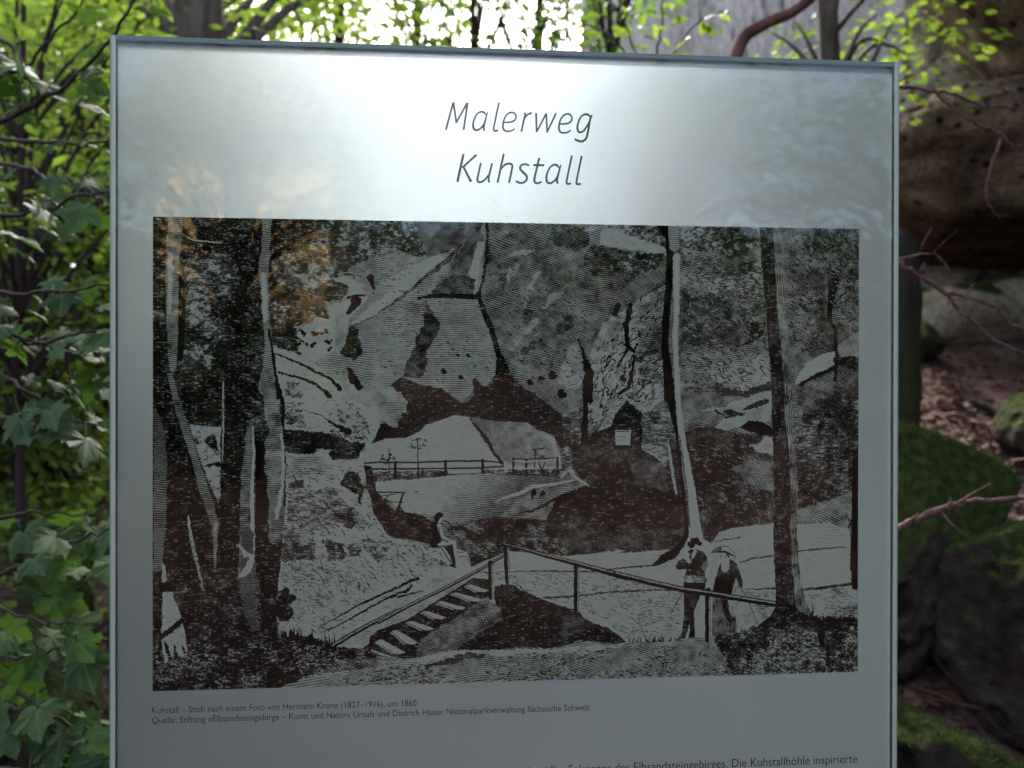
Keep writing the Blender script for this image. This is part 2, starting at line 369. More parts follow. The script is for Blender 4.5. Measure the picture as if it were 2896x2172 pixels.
def maple_leaf(droop=.25, seed=0):
    half = [(-.02, .06), (-.12, .2), (-.03, .3), (.0, .47), (.13, .42), (.22, .38), (.3, .45), (.38, .56), (.55, .6), (.55, .48), (.6, .38), (.57, .29), (.68, .3), (.74, .2), (.86, .14), (1.0, 0)]
    rj = np.random.RandomState(seed)
    out_ = half+[(x, -y) for x, y in half[-2::-1]]
    out_ = [(x+rj.randn()*.022, y*(1+rj.randn()*.06)+rj.randn()*.012) for x, y in out_]
    v = [(.24, 0, 0)]+[(x, y, 0) for x, y in out_]
    n_ = len(out_)
    f = [(0, i+1, i) for i in range(1, n_)]
    b = len(v)
    v += [(.02, .008, 0), (.02, -.008, 0), (-.5, .008, .12), (-.5, -.008, .12)]
    f += [(b, b+2, b+1), (b+1, b+2, b+3)]
    v = np.array(v, float)
    r2 = (v[:b, 0]-.2)**2+v[:b, 1]**2
    v[:b, 2] = -droop*r2+.10*np.abs(v[:b, 1])+.03*np.sin(v[:b, 0]*9+rj.rand()*6)+(rj.rand(b)-.5)*.07+.12*rj.randn()*v[:b, 1]
    return v, np.array(f)
BEECH, SMALL, MAPLE = beech_leaf(), small_leaf(), maple_leaf()
def frames(d, nrm):
    d = d/np.linalg.norm(d, axis=1)[:, None]
    nrm = nrm-d*(nrm*d).sum(1)[:, None]; nrm = nrm/(np.linalg.norm(nrm, axis=1)[:, None]+1e-9)
    return np.stack([d, np.cross(nrm, d), nrm], 2)
def scatter(name, leaf, pos, d, nrm, size, mat, parent=None, rs=NP):
    v, f = leaf
    R = frames(d, nrm)
    P = np.einsum('nij,kj->nki', R, v)*size[:, None, None]+pos[:, None, :]
    off = np.array(parent_loc(parent)) if parent is not None else 0
    N_, k = len(pos), len(v)
    verts = (P-off).reshape(-1, 3)
    faces = (f[None]+np.arange(N_)[:, None, None]*k).reshape(-1, 3)
    me = np_mesh(name, verts, faces, mat, False)
    a = me.attributes.new('tint', 'FLOAT', 'POINT')
    a.data.foreach_set('value', np.repeat(rs.rand(N_), k).astype(np.float32))
    return link(bpy.data.objects.new(name, me), parent)
def spray_points(c, u, L, W, nl, rs, thick=.05, droop=.25):
    """a flat fan of leaves starting at c, growing along u"""
    u = np.array(u, float); u /= np.linalg.norm(u)
    side = np.cross(u, [0, 0, 1.0]); side /= np.linalg.norm(side)+1e-9
    t = rs.rand(nl)**.8; wv = (rs.rand(nl)*2-1)*np.sqrt(np.clip(1-(t*1.6-.8)**2, .08, 1))
    up = np.cross(side, u)
    p = np.array(c)+u*(t*L)[:, None]+side*(wv*W)[:, None]+up*(rs.randn(nl)*thick)[:, None]
    p[:, 2] -= droop*L*t**2
    d = u+side*(np.sign(wv)*(.5+.8*rs.rand(nl)))[:, None]+rs.randn(nl, 3)*.28; d[:, 2] -= .25
    nr = np.array([0, 0, 1.0])+rs.randn(nl, 3)*.42
    return p, d, nr
def tree(name, label, cat, base, h, tr, crown_c, crown_r, nspray, per, leaf_size, mats, group=None, lean=(0, 0), seed=1, leafs=SMALL, sl=1.0, low=None, wob=.05):
    rs = np.random.RandomState(seed)
    bx, by = base; bz = float(ground_h([bx], [by])[0])
    root = empty(name, (bx, by, bz), label, cat, group)
    mb = MB()
    n_ = 12
    pts = []; rad = []
    ph = rs.rand(3)*6
    for i in range(n_+1):
        t_ = i/n_
        pts.append((bx+lean[0]*t_*h+wob*math.sin(ph[0]+t_*5)*t_*h*.1, by+lean[1]*t_*h+wob*math.sin(ph[1]+t_*4)*t_*h*.1, bz-.15+t_*(h+.15)))
        rad.append(tr*((1-t_)**.7*.92+.06)*(1+.5*math.exp(-t_*h*5)))
    mb.tube(pts, rad, 12, rough=.05)
    c = np.array(crown_c); r_ = np.array(crown_r)
    A = []
    ends = []
    for i in range(nspray):
        q = rs.randn(3); q /= np.linalg.norm(q); q *= (.35+.65*rs.rand()**.5)
        e = c+q*r_
        ends.append(e)
    if low: ends += [np.array(e, float) for e in low]
    for e in ends:
        ti = np.clip((e[2]-bz)/h*rs.uniform(.55, .85), .15, .96)
        k = ti*n_; i = int(min(k, n_-1)); s = np.array(pts[i])+(np.array(pts[i+1])-np.array(pts[i]))*(k-i)
        mid = (s+e)/2+np.array([0, 0, .12*np.linalg.norm(e-s)])
        r0 = max(.006, tr*.3*(1-ti)+.008)
        cp = catmull([tuple(s), tuple(mid), tuple(e)], 4)
        mb.tube(cp, np.linspace(r0, .004, len(cp)), 5)
        u = e-s; u[2] *= .3
        A.append(spray_points(e-u/np.linalg.norm(u)*sl*.4, u+rs.randn(3)*.3, sl, sl*.55, per, rs, .05*sl+.02))
    mb.build('trunk', mats[0], root, True)
    p, d, nr = (np.concatenate(q) for q in zip(*A))
    cr = scatter('crown', leafs, p, d, nr, leaf_size*(.7+.6*rs.rand(len(p))), mats[1], root, rs)
    cr['kind'] = 'stuff'
    return root
def gxy(px, d):
    p = at(px, 1086, d); return (p.x, p.y)
def P3(px, py, d): return tuple(at(px, py, d))

# the big beech behind the board, upper left
tree('beech_tree', 'thick grey beech trunk rising behind the top left corner of the board', 'tree', gxy(563, 4.0), 13, .15, (-1.6, 5.0, 8.2), (3.4, 2.8, 2.4), 90, 110, .085, (M['bark_grey'], M['crown_beech']), seed=2, sl=1.5,
     low=[P3(700, 60, 5.6), P3(820, 20, 5.8), P3(760, -80, 5.5), P3(950, 40, 6.0), P3(1010, -60, 6), P3(640, -40, 5.2), P3(880, 110, 6.3), P3(420, 60, 5.2), P3(330, -20, 5), P3(200, 40, 5), P3(90, 0, 5), P3(1080, 50, 6.4)])
tree('slim_tree', 'thin dark red trunk left of the thick beech trunk', 'tree', gxy(440, 8.2), 10, .07, gxy(300, 8)+(6.5,), (1.6, 1.5, 2.4), 50, 80, .08, (M['bark_dark'], M['crown_beech']), 'slim trees in the green wood', seed=3, sl=1.2)
tree('slim_tree', 'slim brown trunk among the leaves at the left, halfway up', 'tree', gxy(245, 9.5), 9, .13, gxy(200, 9.5)+(6,), (2.0, 1.8, 2.6), 60, 90, .085, (M['bark_dark'], M['crown_far']), 'slim trees in the green wood', seed=4, sl=1.3)
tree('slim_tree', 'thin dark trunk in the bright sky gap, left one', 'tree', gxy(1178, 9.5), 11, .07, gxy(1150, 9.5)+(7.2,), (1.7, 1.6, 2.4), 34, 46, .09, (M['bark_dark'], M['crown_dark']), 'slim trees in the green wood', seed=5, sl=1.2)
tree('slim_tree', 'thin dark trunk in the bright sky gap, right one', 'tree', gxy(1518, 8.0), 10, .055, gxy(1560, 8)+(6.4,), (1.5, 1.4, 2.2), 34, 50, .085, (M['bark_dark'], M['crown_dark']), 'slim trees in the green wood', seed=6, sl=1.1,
     low=[P3(1400, 40, 7.6), P3(1300, 20, 7.8), P3(1630, 30, 7.4), P3(1550, 90, 7.8)])
grs = np.random.RandomState(31)
for i, (px, d, z, lb) in enumerate([(1330, 6.6, 7, 'young tree whose sparse leaves hang across the middle of the sky gap'), (960, 7.4, 7.5, 'young tree whose leaves edge the sky gap on its left'), (1720, 6.8, 7, 'young tree whose leaves edge the sky gap on its right')]):
    x, y = gxy(px, d)
    pts = [P3(px+grs.uniform(*((-330, 330), (-330, 330), (-170, 60))[i]), grs.uniform(-130, 110), d+grs.uniform(-.8, .8)) for _ in range((24, 15, 13)[i])]
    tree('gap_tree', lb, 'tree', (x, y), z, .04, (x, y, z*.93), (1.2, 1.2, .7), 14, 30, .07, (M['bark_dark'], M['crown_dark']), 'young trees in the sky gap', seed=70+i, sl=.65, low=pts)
# young beeches filling the left
for i, (px, d, h, cz, r, ns, per, ls, mt, lb) in enumerate([
        (60, 3.6, 4.6, 2.75, (.95, .9, 1.1), 46, 60, .06, 'crown_beech', 'nearest young beech at the left picture edge, bright leaves'),
        (270, 4.8, 5.0, 2.6, (.8, .9, 1.3), 50, 60, .065, 'crown_beech', 'young beech with bright leaves close left of the board'),
        (130, 5.4, 4.2, 1.9, (.9, .9, .9), 50, 70, .06, 'crown_beech', 'low young beech with yellow green leaves at mid height on the left'),
        (40, 4.4, 4.0, 2.0, (.7, .6, 1.0), 46, 70, .06, 'crown_beech', 'slender young beech with light leaves near the left picture edge'),
        (230, 5.8, 3.8, 1.8, (.7, .6, .8), 44, 70, .06, 'crown_far', 'short pale young beech low down left of the board'),
        (300, 6.2, 4.5, 2.2, (.8, .9, 1.0), 46, 70, .065, 'crown_far', 'pale low young beech just left of the board edge'),
        (-120, 5.6, 6.0, 3.6, (1.5, 1.3, 1.6), 60, 70, .07, 'crown_beech', 'young beech half outside the left picture edge'),
        (180, 7.0, 6.5, 3.6, (1.6, 1.2, 1.9), 70, 70, .075, 'crown_far', 'pale green young tree behind the nearer beeches'),
        (700, 7.6, 6.0, 4.4, (1.2, 1.0, 1.2), 40, 60, .075, 'crown_far', 'yellow green young tree right of the thick beech trunk')]):
    x, y = gxy(px, d)
    tree('young_beech', lb, 'tree', (x, y), h, .012+.003*d, (x, y, cz), r, ns, per, ls, (M['bark_dark'], M[mt]), 'young beeches left of the board', seed=20+i, sl=.8)
for i, (px, d, h, lb) in enumerate([(-900, 13, 12, 'leftmost tall tree of the far wood'), (-200, 15, 13, 'tall pale tree far behind the left picture edge'), (350, 17, 12, 'tall tree far behind the top left corner'),
                                    (600, 20, 10, 'tree far behind the thick beech trunk'), (2050, 24, 9.5, 'tree far behind the pale cliff edge'), (100, 11, 8, 'bushy tree in the middle distance on the left')]):
    x, y = gxy(px, d)
    z = float(ground_h([x], [y])[0])
    tree('forest_tree', lb, 'tree', (x, y), h, .2, (x, y, z+h*.55), (2.6, 2.4, h*.42), 90, 80, .13, (M['bark_dark'], M['crown_far']), 'far trees of the wood', seed=40+i, sl=1.8)
x, y = 2.6, 3.2
z = float(ground_h([x], [y])[0])
tree('added_shade_tree', 'added leafy tree outside the right picture edge, shading the slope', 'tree', (4.6, 3.0), 7, .1, (2.6, 2.1, 5.2), (2.1, 1.7, .7), 110, 110, .09, (M['bark_dark'], M['crown_dark']), seed=63, sl=1.0)  # unseen tree, added so its dense crown darkens the right side
# more of the same wood to either side of the view, copies of the far trees
def copy_tree(root, x, y, rz, label, group):
    r = root.copy(); COL.objects.link(r); r.location = (x, y, float(ground_h([x], [y])[0])); r.rotation_euler = (0, 0, rz)
    tag(r, label, None, group)
    for ch in root.children:
        c = ch.copy(); COL.objects.link(c); c.parent = r
    return r
far = [o for o in COL.objects if o.name.startswith('forest_tree') and o.type == 'EMPTY']
yb = [o for o in COL.objects if o.name.startswith('young_beech') and o.type == 'EMPTY']
ORD = ['first', 'second', 'third', 'fourth', 'fifth', 'sixth', 'seventh', 'eighth', 'ninth', 'tenth', 'eleventh', 'twelfth', 'thirteenth']
for i, (x, y) in enumerate(sorted([(-9, 7), (-13, 12), (-7.5, 16), (-12, 20), (-5, 25), (-17, 5), (-14, -2), (11, 20), (15, 12), (16, 4), (-19, 14), (-9.5, 26), (12, 28)])):
    copy_tree(far[i % len(far)], x, y, i*1.3, ORD[i]+' tall tree from the far left beside the picture', 'trees of the wood beside the view')
for i, (x, y) in enumerate(sorted([(-5.5, 3.2), (-6.5, 6), (-4.6, 8.5), (-8, 10), (-7, .5), (-5, -2)])):
    copy_tree(yb[i % len(yb)], x, y, i*1.7, ORD[i]+' young beech from the left, outside the left picture edge', 'young beeches beside the view')
# right: slender grey tree with bright leaves in front of the cliff
x, y = gxy(2405, 3.6)
tree('slender_tree', 'slender grey trunk with bright leaves in front of the pale cliff', 'tree', (x, y), 6.5, .055, (x+.1, y+.3, 5.6), (1.1, 1.0, 1.3), 40, 50, .065, (M['bark_grey'], M['crown_beech']), seed=60, sl=.8, lean=(-.055, 0), wob=.02,
     low=[P3(2250, 60, 3.8), P3(2180, 90, 3.9), P3(2480, 40, 3.9), P3(2560, 20, 4.1), P3(2500, 120, 4.2), P3(2600, -20, 4.2), P3(2560, 150, 4.4), P3(2530, 230, 4.4), P3(2420, 90, 4.2)])
# ---------------------------------------------------------------- the glass board
def film_mat():
    mt, N, L, o = new_mat('frosted_film')
    tc = N('ShaderNodeTexCoord'); mp = N('ShaderNodeMapping'); mp.inputs['Scale'].default_value = (9, 9, 2.2); L(tc.outputs['Object'], mp.inputs[0])
    nz = N('ShaderNodeTexNoise'); nz.inputs['Scale'].default_value = 2; nz.inputs['Detail'].default_value = 8; nz.inputs['Roughness'].default_value = .6; L(mp.outputs[0], nz.inputs['Vector'])
    r1 = ramp(N, [(.3, (.23, .27, .285)), (.7, (.27, .31, .33))]); L(nz.outputs['Fac'], r1.inputs[0])
    d = N('ShaderNodeBsdfDiffuse'); L(r1.outputs[0], d.inputs[0])
    t_ = N('ShaderNodeBsdfTranslucent'); t_.inputs[0].default_value = (.58, .66, .71, 1)
    r = N('ShaderNodeBsdfRefraction'); r.inputs['Roughness'].default_value = FILM_ROUGH; r.inputs['IOR'].default_value = 1.45; r.inputs[0].default_value = (.86, .92, .98, 1)
    vo = N('ShaderNodeTexVoronoi'); vo.inputs['Scale'].default_value = 42; vo.inputs['Randomness'].default_value = 1; L(tc.outputs['Object'], vo.inputs['Vector'])
    sr = ramp(N, [(.03, (1, 1, 1)), (.05, (0, 0, 0))]); L(vo.outputs['Distance'], sr.inputs[0])
    nk = N('ShaderNodeTexNoise'); nk.inputs['Scale'].default_value = 6; L(tc.outputs['Object'], nk.inputs['Vector'])
    kr = ramp(N, [(.52, (0, 0, 0)), (.6, (1, 1, 1))]); L(nk.outputs['Fac'], kr.inputs[0])
    sk = N('ShaderNodeMath', operation='MULTIPLY'); L(sr.outputs[0], sk.inputs[0]); L(kr.outputs[0], sk.inputs[1])
    dirt = sk.outputs[0]
    m1 = N('ShaderNodeMixShader'); m1.inputs[0].default_value = FILM_S; L(d.outputs[0], m1.inputs[1]); L(t_.outputs[0], m1.inputs[2])
    m_ = N('ShaderNodeMixShader'); m_.inputs[0].default_value = FILM_T
    L(m1.outputs[0], m_.inputs[1]); L(r.outputs[0], m_.inputs[2])
    dd = N('ShaderNodeBsdfDiffuse'); dd.inputs[0].default_value = (.1, .09, .07, 1); m3 = N('ShaderNodeMixShader')
    dk = N('ShaderNodeMath', operation='MULTIPLY'); L(dirt, dk.inputs[0]); dk.inputs[1].default_value = .35; L(dk.outputs[0], m3.inputs[0])
    L(m_.outputs[0], m3.inputs[1]); L(dd.outputs[0], m3.inputs[2]); L(m3.outputs[0], o.inputs[0])
    return mt
FILM_ROUGH, FILM_T, FILM_S = .57, .46, .21
def glass_mat():
    mt, N, L, o = new_mat('clear_glass')
    t_ = N('ShaderNodeBsdfTransparent'); t_.inputs[0].default_value = (.965, .985, .97, 1)
    g = N('ShaderNodeBsdfGlossy'); g.inputs['Roughness'].default_value = .012
    f = N('ShaderNodeFresnel'); f.inputs[0].default_value = 1.52
    m_ = N('ShaderNodeMixShader'); L(f.outputs[0], m_.inputs[0]); L(t_.outputs[0], m_.inputs[1]); L(g.outputs[0], m_.inputs[2]); L(m_.outputs[0], o.inputs[0])
    return mt
def body_mat():
    mt, N, L, o = new_mat('glass_body')
    t_ = N('ShaderNodeBsdfTransparent'); t_.inputs[0].default_value = (.975, .99, .98, 1); L(t_.outputs[0], o.inputs[0])
    return mt
M["glass_body"] = body_mat()
def edge_mat(name, col, rough=.35):
    mt, N, L, o = new_mat(name)
    p = N('ShaderNodeBsdfPrincipled'); p.inputs['Roughness'].default_value = rough
    p.inputs['Base Color'].default_value = tuple(col)+(1,); p.inputs['Transmission Weight'].default_value = .35
    L(p.outputs[0], o.inputs[0]); return mt
M['film'] = film_mat(); M['glass'] = glass_mat()
M['edge_light'] = edge_mat('edge_light', (.46, .53, .45), .6); M['edge_green'] = edge_mat('edge_green', (.24, .35, .25), .6); M['edge_dark'] = edge_mat('edge_dark', (.17, .22, .2), .5)
def ink_mat(name, col, clear=.1):
    mt, N, L, o = new_mat(name)
    d = N('ShaderNodeBsdfDiffuse'); d.inputs[0].default_value = tuple(col)+(1,)
    t_ = N('ShaderNodeBsdfTransparent')
    m_ = N('ShaderNodeMixShader'); m_.inputs[0].default_value = clear; L(d.outputs[0], m_.inputs[1]); L(t_.outputs[0], m_.inputs[2]); L(m_.outputs[0], o.inputs[0])
    return mt
M['ink'] = ink_mat('ink', (.055, .036, .03), .07)
HX, TOPZ, BOTZ = .3988, 1.9490, .22
board = empty('information_board', (0, 0, 0), 'frosted glass information board with a large engraved print and slanted heading', 'sign')
mb = MB(); mb.box((-HX+.00535, -.0022, BOTZ), (HX-.00535, -.0007, TOPZ-.005)); mb.mi = [1, 1, 0, 1, 1, 1]; mb.build('glass_pane', [M['glass'], M['glass_body']], board)
mb = MB(); mb.box((-HX+.00535, .0009, BOTZ), (HX-.00535, .0039, TOPZ-.0050)); mb.build('frosted_film', M['film'], board)
for s in (-1, 1):
    mb = MB(); x0, x1 = sorted((s*(HX-.0053), s*(HX-.0013))); mb.box((x0, -.0023, BOTZ), (x1, .0100, TOPZ))
    e = mb.build('glass_edge', M['edge_light'], board); e['label'] = 'pale polished side edge of the glass'
    mb = MB(); x0, x1 = sorted((s*(HX-.00125), s*HX)); mb.box((x0, -.0021, BOTZ), (x1, .0098, TOPZ-.0002))
    e = mb.build('glass_edge', M['edge_green'], board); e['label'] = 'thin greenish outer side edge of the glass'
for k, (z0, z1, mt) in enumerate(((TOPZ-.0049, TOPZ-.0034, 'edge_dark'), (TOPZ-.0033, TOPZ-.0022, 'edge_green'), (TOPZ-.0021, TOPZ, 'edge_dark'))):
    mb = MB(); mb.box((-HX+.0054, -.0023-.0001*k, z0), (HX-.0054, .0098, z1)); e = mb.build('glass_edge', M[mt], board); e['label'] = 'dark layered top edge of the glass'
mb = MB(); mb.box((-.44, -.05, .02), (.44, .055, .21)); mb.box((-.41, -.02, .2), (.41, .025, .26)); mb.build('steel_foot', simple('brushed_steel', (.25, .25, .25), .4, .15, 60, 1), board)

# the engraving, drawn by the code below into a greyscale picture: black ink on pale grey ground
# ---------------------------------------------------------------- the printed engraving, drawn line by line
EW, EH = 2050, 1329
def engraving():
    rng = np.random.RandomState(5)
    def noise(cx_, cy_):
        gw, gh = int(EW/cx_)+3, int(EH/cy_)+3
        g = rng.rand(gh, gw)
        x = np.arange(EW)/cx_; y = np.arange(EH)/cy_
        xi = x.astype(int); yi = y.astype(int)
        fx = x-xi; fy = (y-yi)[:, None]
        fx = fx*fx*(3-2*fx); fy = fy*fy*(3-2*fy)
        a = g[yi][:, xi]; b = g[yi][:, xi+1]; c = g[yi+1][:, xi]; d = g[yi+1][:, xi+1]
        return (a*(1-fx)+b*fx)*(1-fy)+(c*(1-fx)+d*fx)*fy
    lo = .6*noise(110, 90)+.4*noise(45, 40)
    mid = .6*noise(22, 18)+.4*noise(11, 9)
    hi = .5*noise(5, 4)+.5*noise(3, 3)
    hz = .65*noise(13, 2.6)+.35*noise(7, 2.4)                      # short strokes along the lines
    vt = noise(3.2, 22)
    w1, w2 = noise(14, 14)-.5, noise(14, 14)-.5
    w3, w4 = noise(4.5, 4.5)-.5, noise(4.5, 4.5)-.5
    wl = .7*noise(150, 120)+.3*noise(50, 50)
    leafn = .55*noise(12, 8)+.45*noise(5.5, 4.2)
    Y, X = np.mgrid[0:EH, 0:EW].astype(np.float64)
    img = np.zeros((EH, EW))
    SC = EW/1994.0                            # canvas pixels per photograph pixel
    def to_canvas(panel, pts):
        if panel == 'J': ox, oy, s = 1850, 1480, 400/1843
        else:
            ox, oy = {'A': (420, 600), 'B': (1070, 600), 'C': (1740, 600), 'D': (420, 1080), 'E': (1070, 1080),
                      'F': (1740, 1080), 'G': (420, 1480), 'H': (1070, 1480), 'I': (1740, 1480)}[panel]
            s = 700/2212
        r = []
        for p in pts:
            u, v = print_uv(ox+p[0]*s, oy+p[1]*s)
            r.append((u*EW, (1-v)*EH)+tuple(q*s*SC for q in p[2:]))
        return r
    def mix(*chunks):
        r = []
        for c in chunks: r += to_canvas(c[0], c[1:])
        return r
    def fill(pts, rough, extra=0):
        xs = [p[0] for p in pts]; ys = [p[1] for p in pts]
        pad = int(rough*2+2)
        x0, x1 = max(0, int(min(xs))-pad), min(EW, int(max(xs))+pad)
        y0, y1 = max(0, int(min(ys))-pad), min(EH, int(max(ys))+pad)
        if x1 <= x0 or y1 <= y0: return None
        s = np.s_[y0:y1, x0:x1]
        x = X[s]+rough*(w1[s]*1.6+w3[s]*1.2); y = Y[s]+rough*(w2[s]*1.6+w4[s]*1.2)
        m = np.zeros(x.shape, bool)
        n = len(pts)
        for i in range(n):
            ax, ay = pts[i][:2]; bx, by = pts[(i+1) % n][:2]
            if ay == by: continue
            c = ((ay > y) != (by > y)) & (x < (bx-ax)*(y-ay)/(by-ay)+ax)
            m ^= c
        return s, m
    def path(pts, rough):
        wm = max(p[2] for p in pts)
        xs = [p[0] for p in pts]; ys = [p[1] for p in pts]
        pad = int(wm+rough*2+3)
        x0, x1 = max(0, int(min(xs))-pad), min(EW, int(max(xs))+pad)
        y0, y1 = max(0, int(min(ys))-pad), min(EH, int(max(ys))+pad)
        if x1 <= x0 or y1 <= y0: return None
        s = np.s_[y0:y1, x0:x1]
        x = X[s]+rough*(w1[s]*1.6+w3[s]*1.2); y = Y[s]+rough*(w2[s]*1.6+w4[s]*1.2)
        m = np.zeros(x.shape, bool)
        for (ax, ay, aw), (bx, by, bw) in zip(pts, pts[1:]):
            dx, dy = bx-ax, by-ay; L = dx*dx+dy*dy+1e-9
            t = np.clip(((x-ax)*dx+(y-ay)*dy)/L, 0, 1)
            d = np.hypot(x-ax-t*dx, y-ay-t*dy)
            m |= d < (aw+(bw-aw)*t)*.5
        return s, m
    def ink(sm, tone, ang=0, per=7, amp=.25, mode='line', warp=14, grad=None, lowamp=.3):
        if sm is None: return
        s, m = sm
        a = math.radians(ang); P = per*SC*.78; warp = warp*.55; tone = tone*1.3-.2
        x, y = X[s], Y[s]
        ph = (y*math.cos(a)-x*math.sin(a)+wl[s]*warp*3+mid[s]*1.6)/P
        tri = np.abs((ph % 1)-.5)*2
        t = tone+lowamp*(lo[s]-.5)*2.2+amp*1.5*(mid[s]-.5)*2
        if grad is not None:                  # (x0,y0)->(x1,y1) canvas points, tone added at the end
            (gx0, gy0), (gx1, gy1), gv = grad
            dx, dy = gx1-gx0, gy1-gy0
            t = t+gv*np.clip(((x-gx0)*dx+(y-gy0)*dy)/(dx*dx+dy*dy), 0, 1)
        if mode == 'line':
            v = tri+.42*(hz[s]-.5)+.25*(hi[s]-.5)
        elif mode == 'vert':
            v = tri+.42*(vt[s]-.5)+.25*(hi[s]-.5)
        elif mode == 'cross':
            a2 = math.radians(ang+55)
            tri2 = np.abs(((y*math.cos(a2)-x*math.sin(a2)+wl[s]*warp*3)/P % 1)-.5)*2
            v = np.maximum(tri, tri2)*.9+.3*(hz[s]-.5)+.25*(hi[s]-.5)
        elif mode == 'tick':
            v = .35*tri+1.25*(hz[s]-.5)+.5*(hi[s]-.5)+.35
        elif mode == 'leaf':
            v = .35*tri+1.5*(leafn[s]-.5)+.5*(hi[s]-.5)+.35
        else:
            v = .5+.7*(hi[s]-.5)
        val = np.clip((t-v)*2.6+.5, 0, 1)*.8+.2*np.clip(t*1.05, 0, 1)
        if mode != 'flat': val = np.maximum(val, .42*np.clip((hz[s]+.35*(hi[s]-.5)-.70)*7, 0, 1))
        img[s] = np.where(m, val, img[s])
    def area(chunks, tone, rough=2, **k):
        ink(fill(mix(*chunks), rough), tone, **k)
    def line(panel, pts, tone, rough=1, **k):
        k.setdefault('mode', 'flat'); k.setdefault('lowamp', 0); k.setdefault('amp', .05)
        ink(path(to_canvas(panel, pts), rough), tone, **k)
    def lines(panel, segs, tone, rough=.8, **k):
        for sg in segs: line(panel, sg, tone, rough, **k)
    def ticks(chunks, n_, ln, wd, tone, ang=None, rough=1.2, spread=.5):
        sm = fill(mix(*chunks), 2)
        if sm is None: return
        s, mm = sm
        ys, xs = np.nonzero(mm)
        for k in rng.randint(0, len(ys), int(n_*1.7)):
            x, y = xs[k]+s[1].start, ys[k]+s[0].start
            if lo[y, x]+.6*(mid[y, x]-.5) < .42: continue
            a = (rng.rand()*math.pi if ang is None else math.radians(ang)+rng.randn()*spread)
            l_ = ln*SC*(.25+rng.rand()*.7); w_ = max(1.1, wd*SC*(.3+rng.rand()*.5))
            ink(path([(x, y, w_), (x+math.cos(a)*l_*.6, y+math.sin(a)*l_*.6, w_), (x+math.cos(a+.15)*l_, y+math.sin(a+.15)*l_, w_*.4)], rough), tone, mode='flat', lowamp=0, amp=.05)
    FL = dict(mode='flat', lowamp=0, amp=.05)

    # ---- rock masses -------------------------------------------------------------
    ink((np.s_[0:EH, 0:EW], np.ones((EH, EW), bool)), .42, ang=18, per=7.5)
    area([('B', (-700, 60), (950, 60), (985, 240), (940, 500), (900, 700), (880, 760), (920, 900), (1000, 1100), (1055, 1300), (1050, 1440), (960, 1560),
           (860, 1490), (840, 1600)), ('E', (740, 190), (600, 90), (420, 40), (100, 60), (-500, 300)), ('A', (900, 1400))], .66, 2, ang=3, per=7.5, lowamp=.16, amp=.14)
    area([('B', (60, 60), (960, 60), (900, 180), (760, 290), (560, 370), (430, 390), (200, 330), (0, 400))], .36, 4, ang=-22, per=6.5, mode='cross')
    area([('A', (2000, 330), (2212, 300), (2212, 660), (1950, 640), (1850, 560)), ('B', (0, 300), (300, 400), (330, 460), (0, 650))], .55, 4, ang=-18, per=6.5)
    area([('A', (1780, 1010), (1990, 830), (2212, 660)), ('B', (0, 640), (330, 460), (560, 365), (585, 430), (420, 575), (200, 735), (0, 880)), ('A', (2212, 800), (1900, 990))], .98, 3, lowamp=.1, amp=.12, ang=-20)
    line('B', [(0, 890, 12), (140, 810, 22), (330, 660, 26), (480, 520, 34), (620, 430, 46), (760, 260, 40), (870, 150, 20)], .3, 4, mode='line', ang=-35, per=6, amp=.3)
    line('A', [(1780, 1040, 30), (1950, 960, 14), (2212, 850, 14)], .45, 3, mode='line', amp=.3)
    area([('B', (640, 470), (760, 300), (900, 150), (950, 240), (880, 400), (860, 580), (620, 580), (500, 640))], .55, 4, ang=-30, per=6.5, mode='cross')
    area([('B', (880, 270), (952, 250), (905, 480), (885, 640), (840, 730), (845, 600), (800, 540), (850, 420))], 1.0, 2, lowamp=.1)
    area([('B', (470, 700), (620, 570), (790, 570), (870, 590), (850, 745), (480, 750))], .2, 4, ang=4, per=7)
    line('B', [(350, 765, 20), (500, 745, 40), (860, 755, 50)], .1, 3)
    area([('B', (420, 790), (480, 900), (550, 980), (520, 1100), (430, 1250), (440, 1350), (380, 1490), (220, 1480), (250, 1330), (330, 1150), (400, 1000), (370, 820))], .3, 5, ang=6, per=7, mode='cross', lowamp=.1)
    area([('B', (140, 820), (400, 790), (420, 900), (250, 980), (60, 960))], .5, 6, ang=4, per=7)
    # the rock right of the cleft, with slanting pale streaks
    area([('B', (975, 60), (1000, 240), (1010, 420), (960, 560), (925, 650), (910, 760), (960, 860), (1040, 1050), (1090, 1230), (1160, 1390), (1300, 1580)),
          ('E', (1400, 100), (1560, 230), (1640, 290), (1790, 190)), ('B', (1840, 1330)), ('C', (-200, 1100), (0, 830), (420, 640), (480, 380), (480, 60))], .47, 2, ang=17, per=7.2, lowamp=.22, amp=.2)
    for p in ([(1300, 870, 20), (1340, 700, 60), (1430, 540, 30)], [(1180, 1230, 20), (1290, 1080, 70), (1420, 960, 40)], [(1480, 860, 30), (1560, 760, 80), (1640, 720, 40)],
              [(1150, 620, 20), (1180, 560, 90), (1240, 470, 50)], [(1170, 390, 20), (1290, 350, 60), (1370, 350, 20)]):
        line('B', p, .72, 6, mode='line', ang=17, per=7.2, amp=.2)
    for p in ([(1200, 880, 20), (1330, 890, 50), (1380, 900, 20)], [(1620, 1060, 90), (1700, 980, 110)], [(1010, 540, 60), (1130, 560, 50), (1090, 700, 90)], [(1560, 910, 70), (1590, 920, 60)],
              [(1300, 1240, 60), (1420, 1180, 90), (1500, 1200, 40)], [(1640, 200, 220), (1790, 240, 200), (1780, 300, 90)], [(1990, 430, 300), (2150, 500, 330), (2100, 650, 200)]):
        line('B', p, .24, 6, mode='line', ang=17, per=7.2, amp=.25)
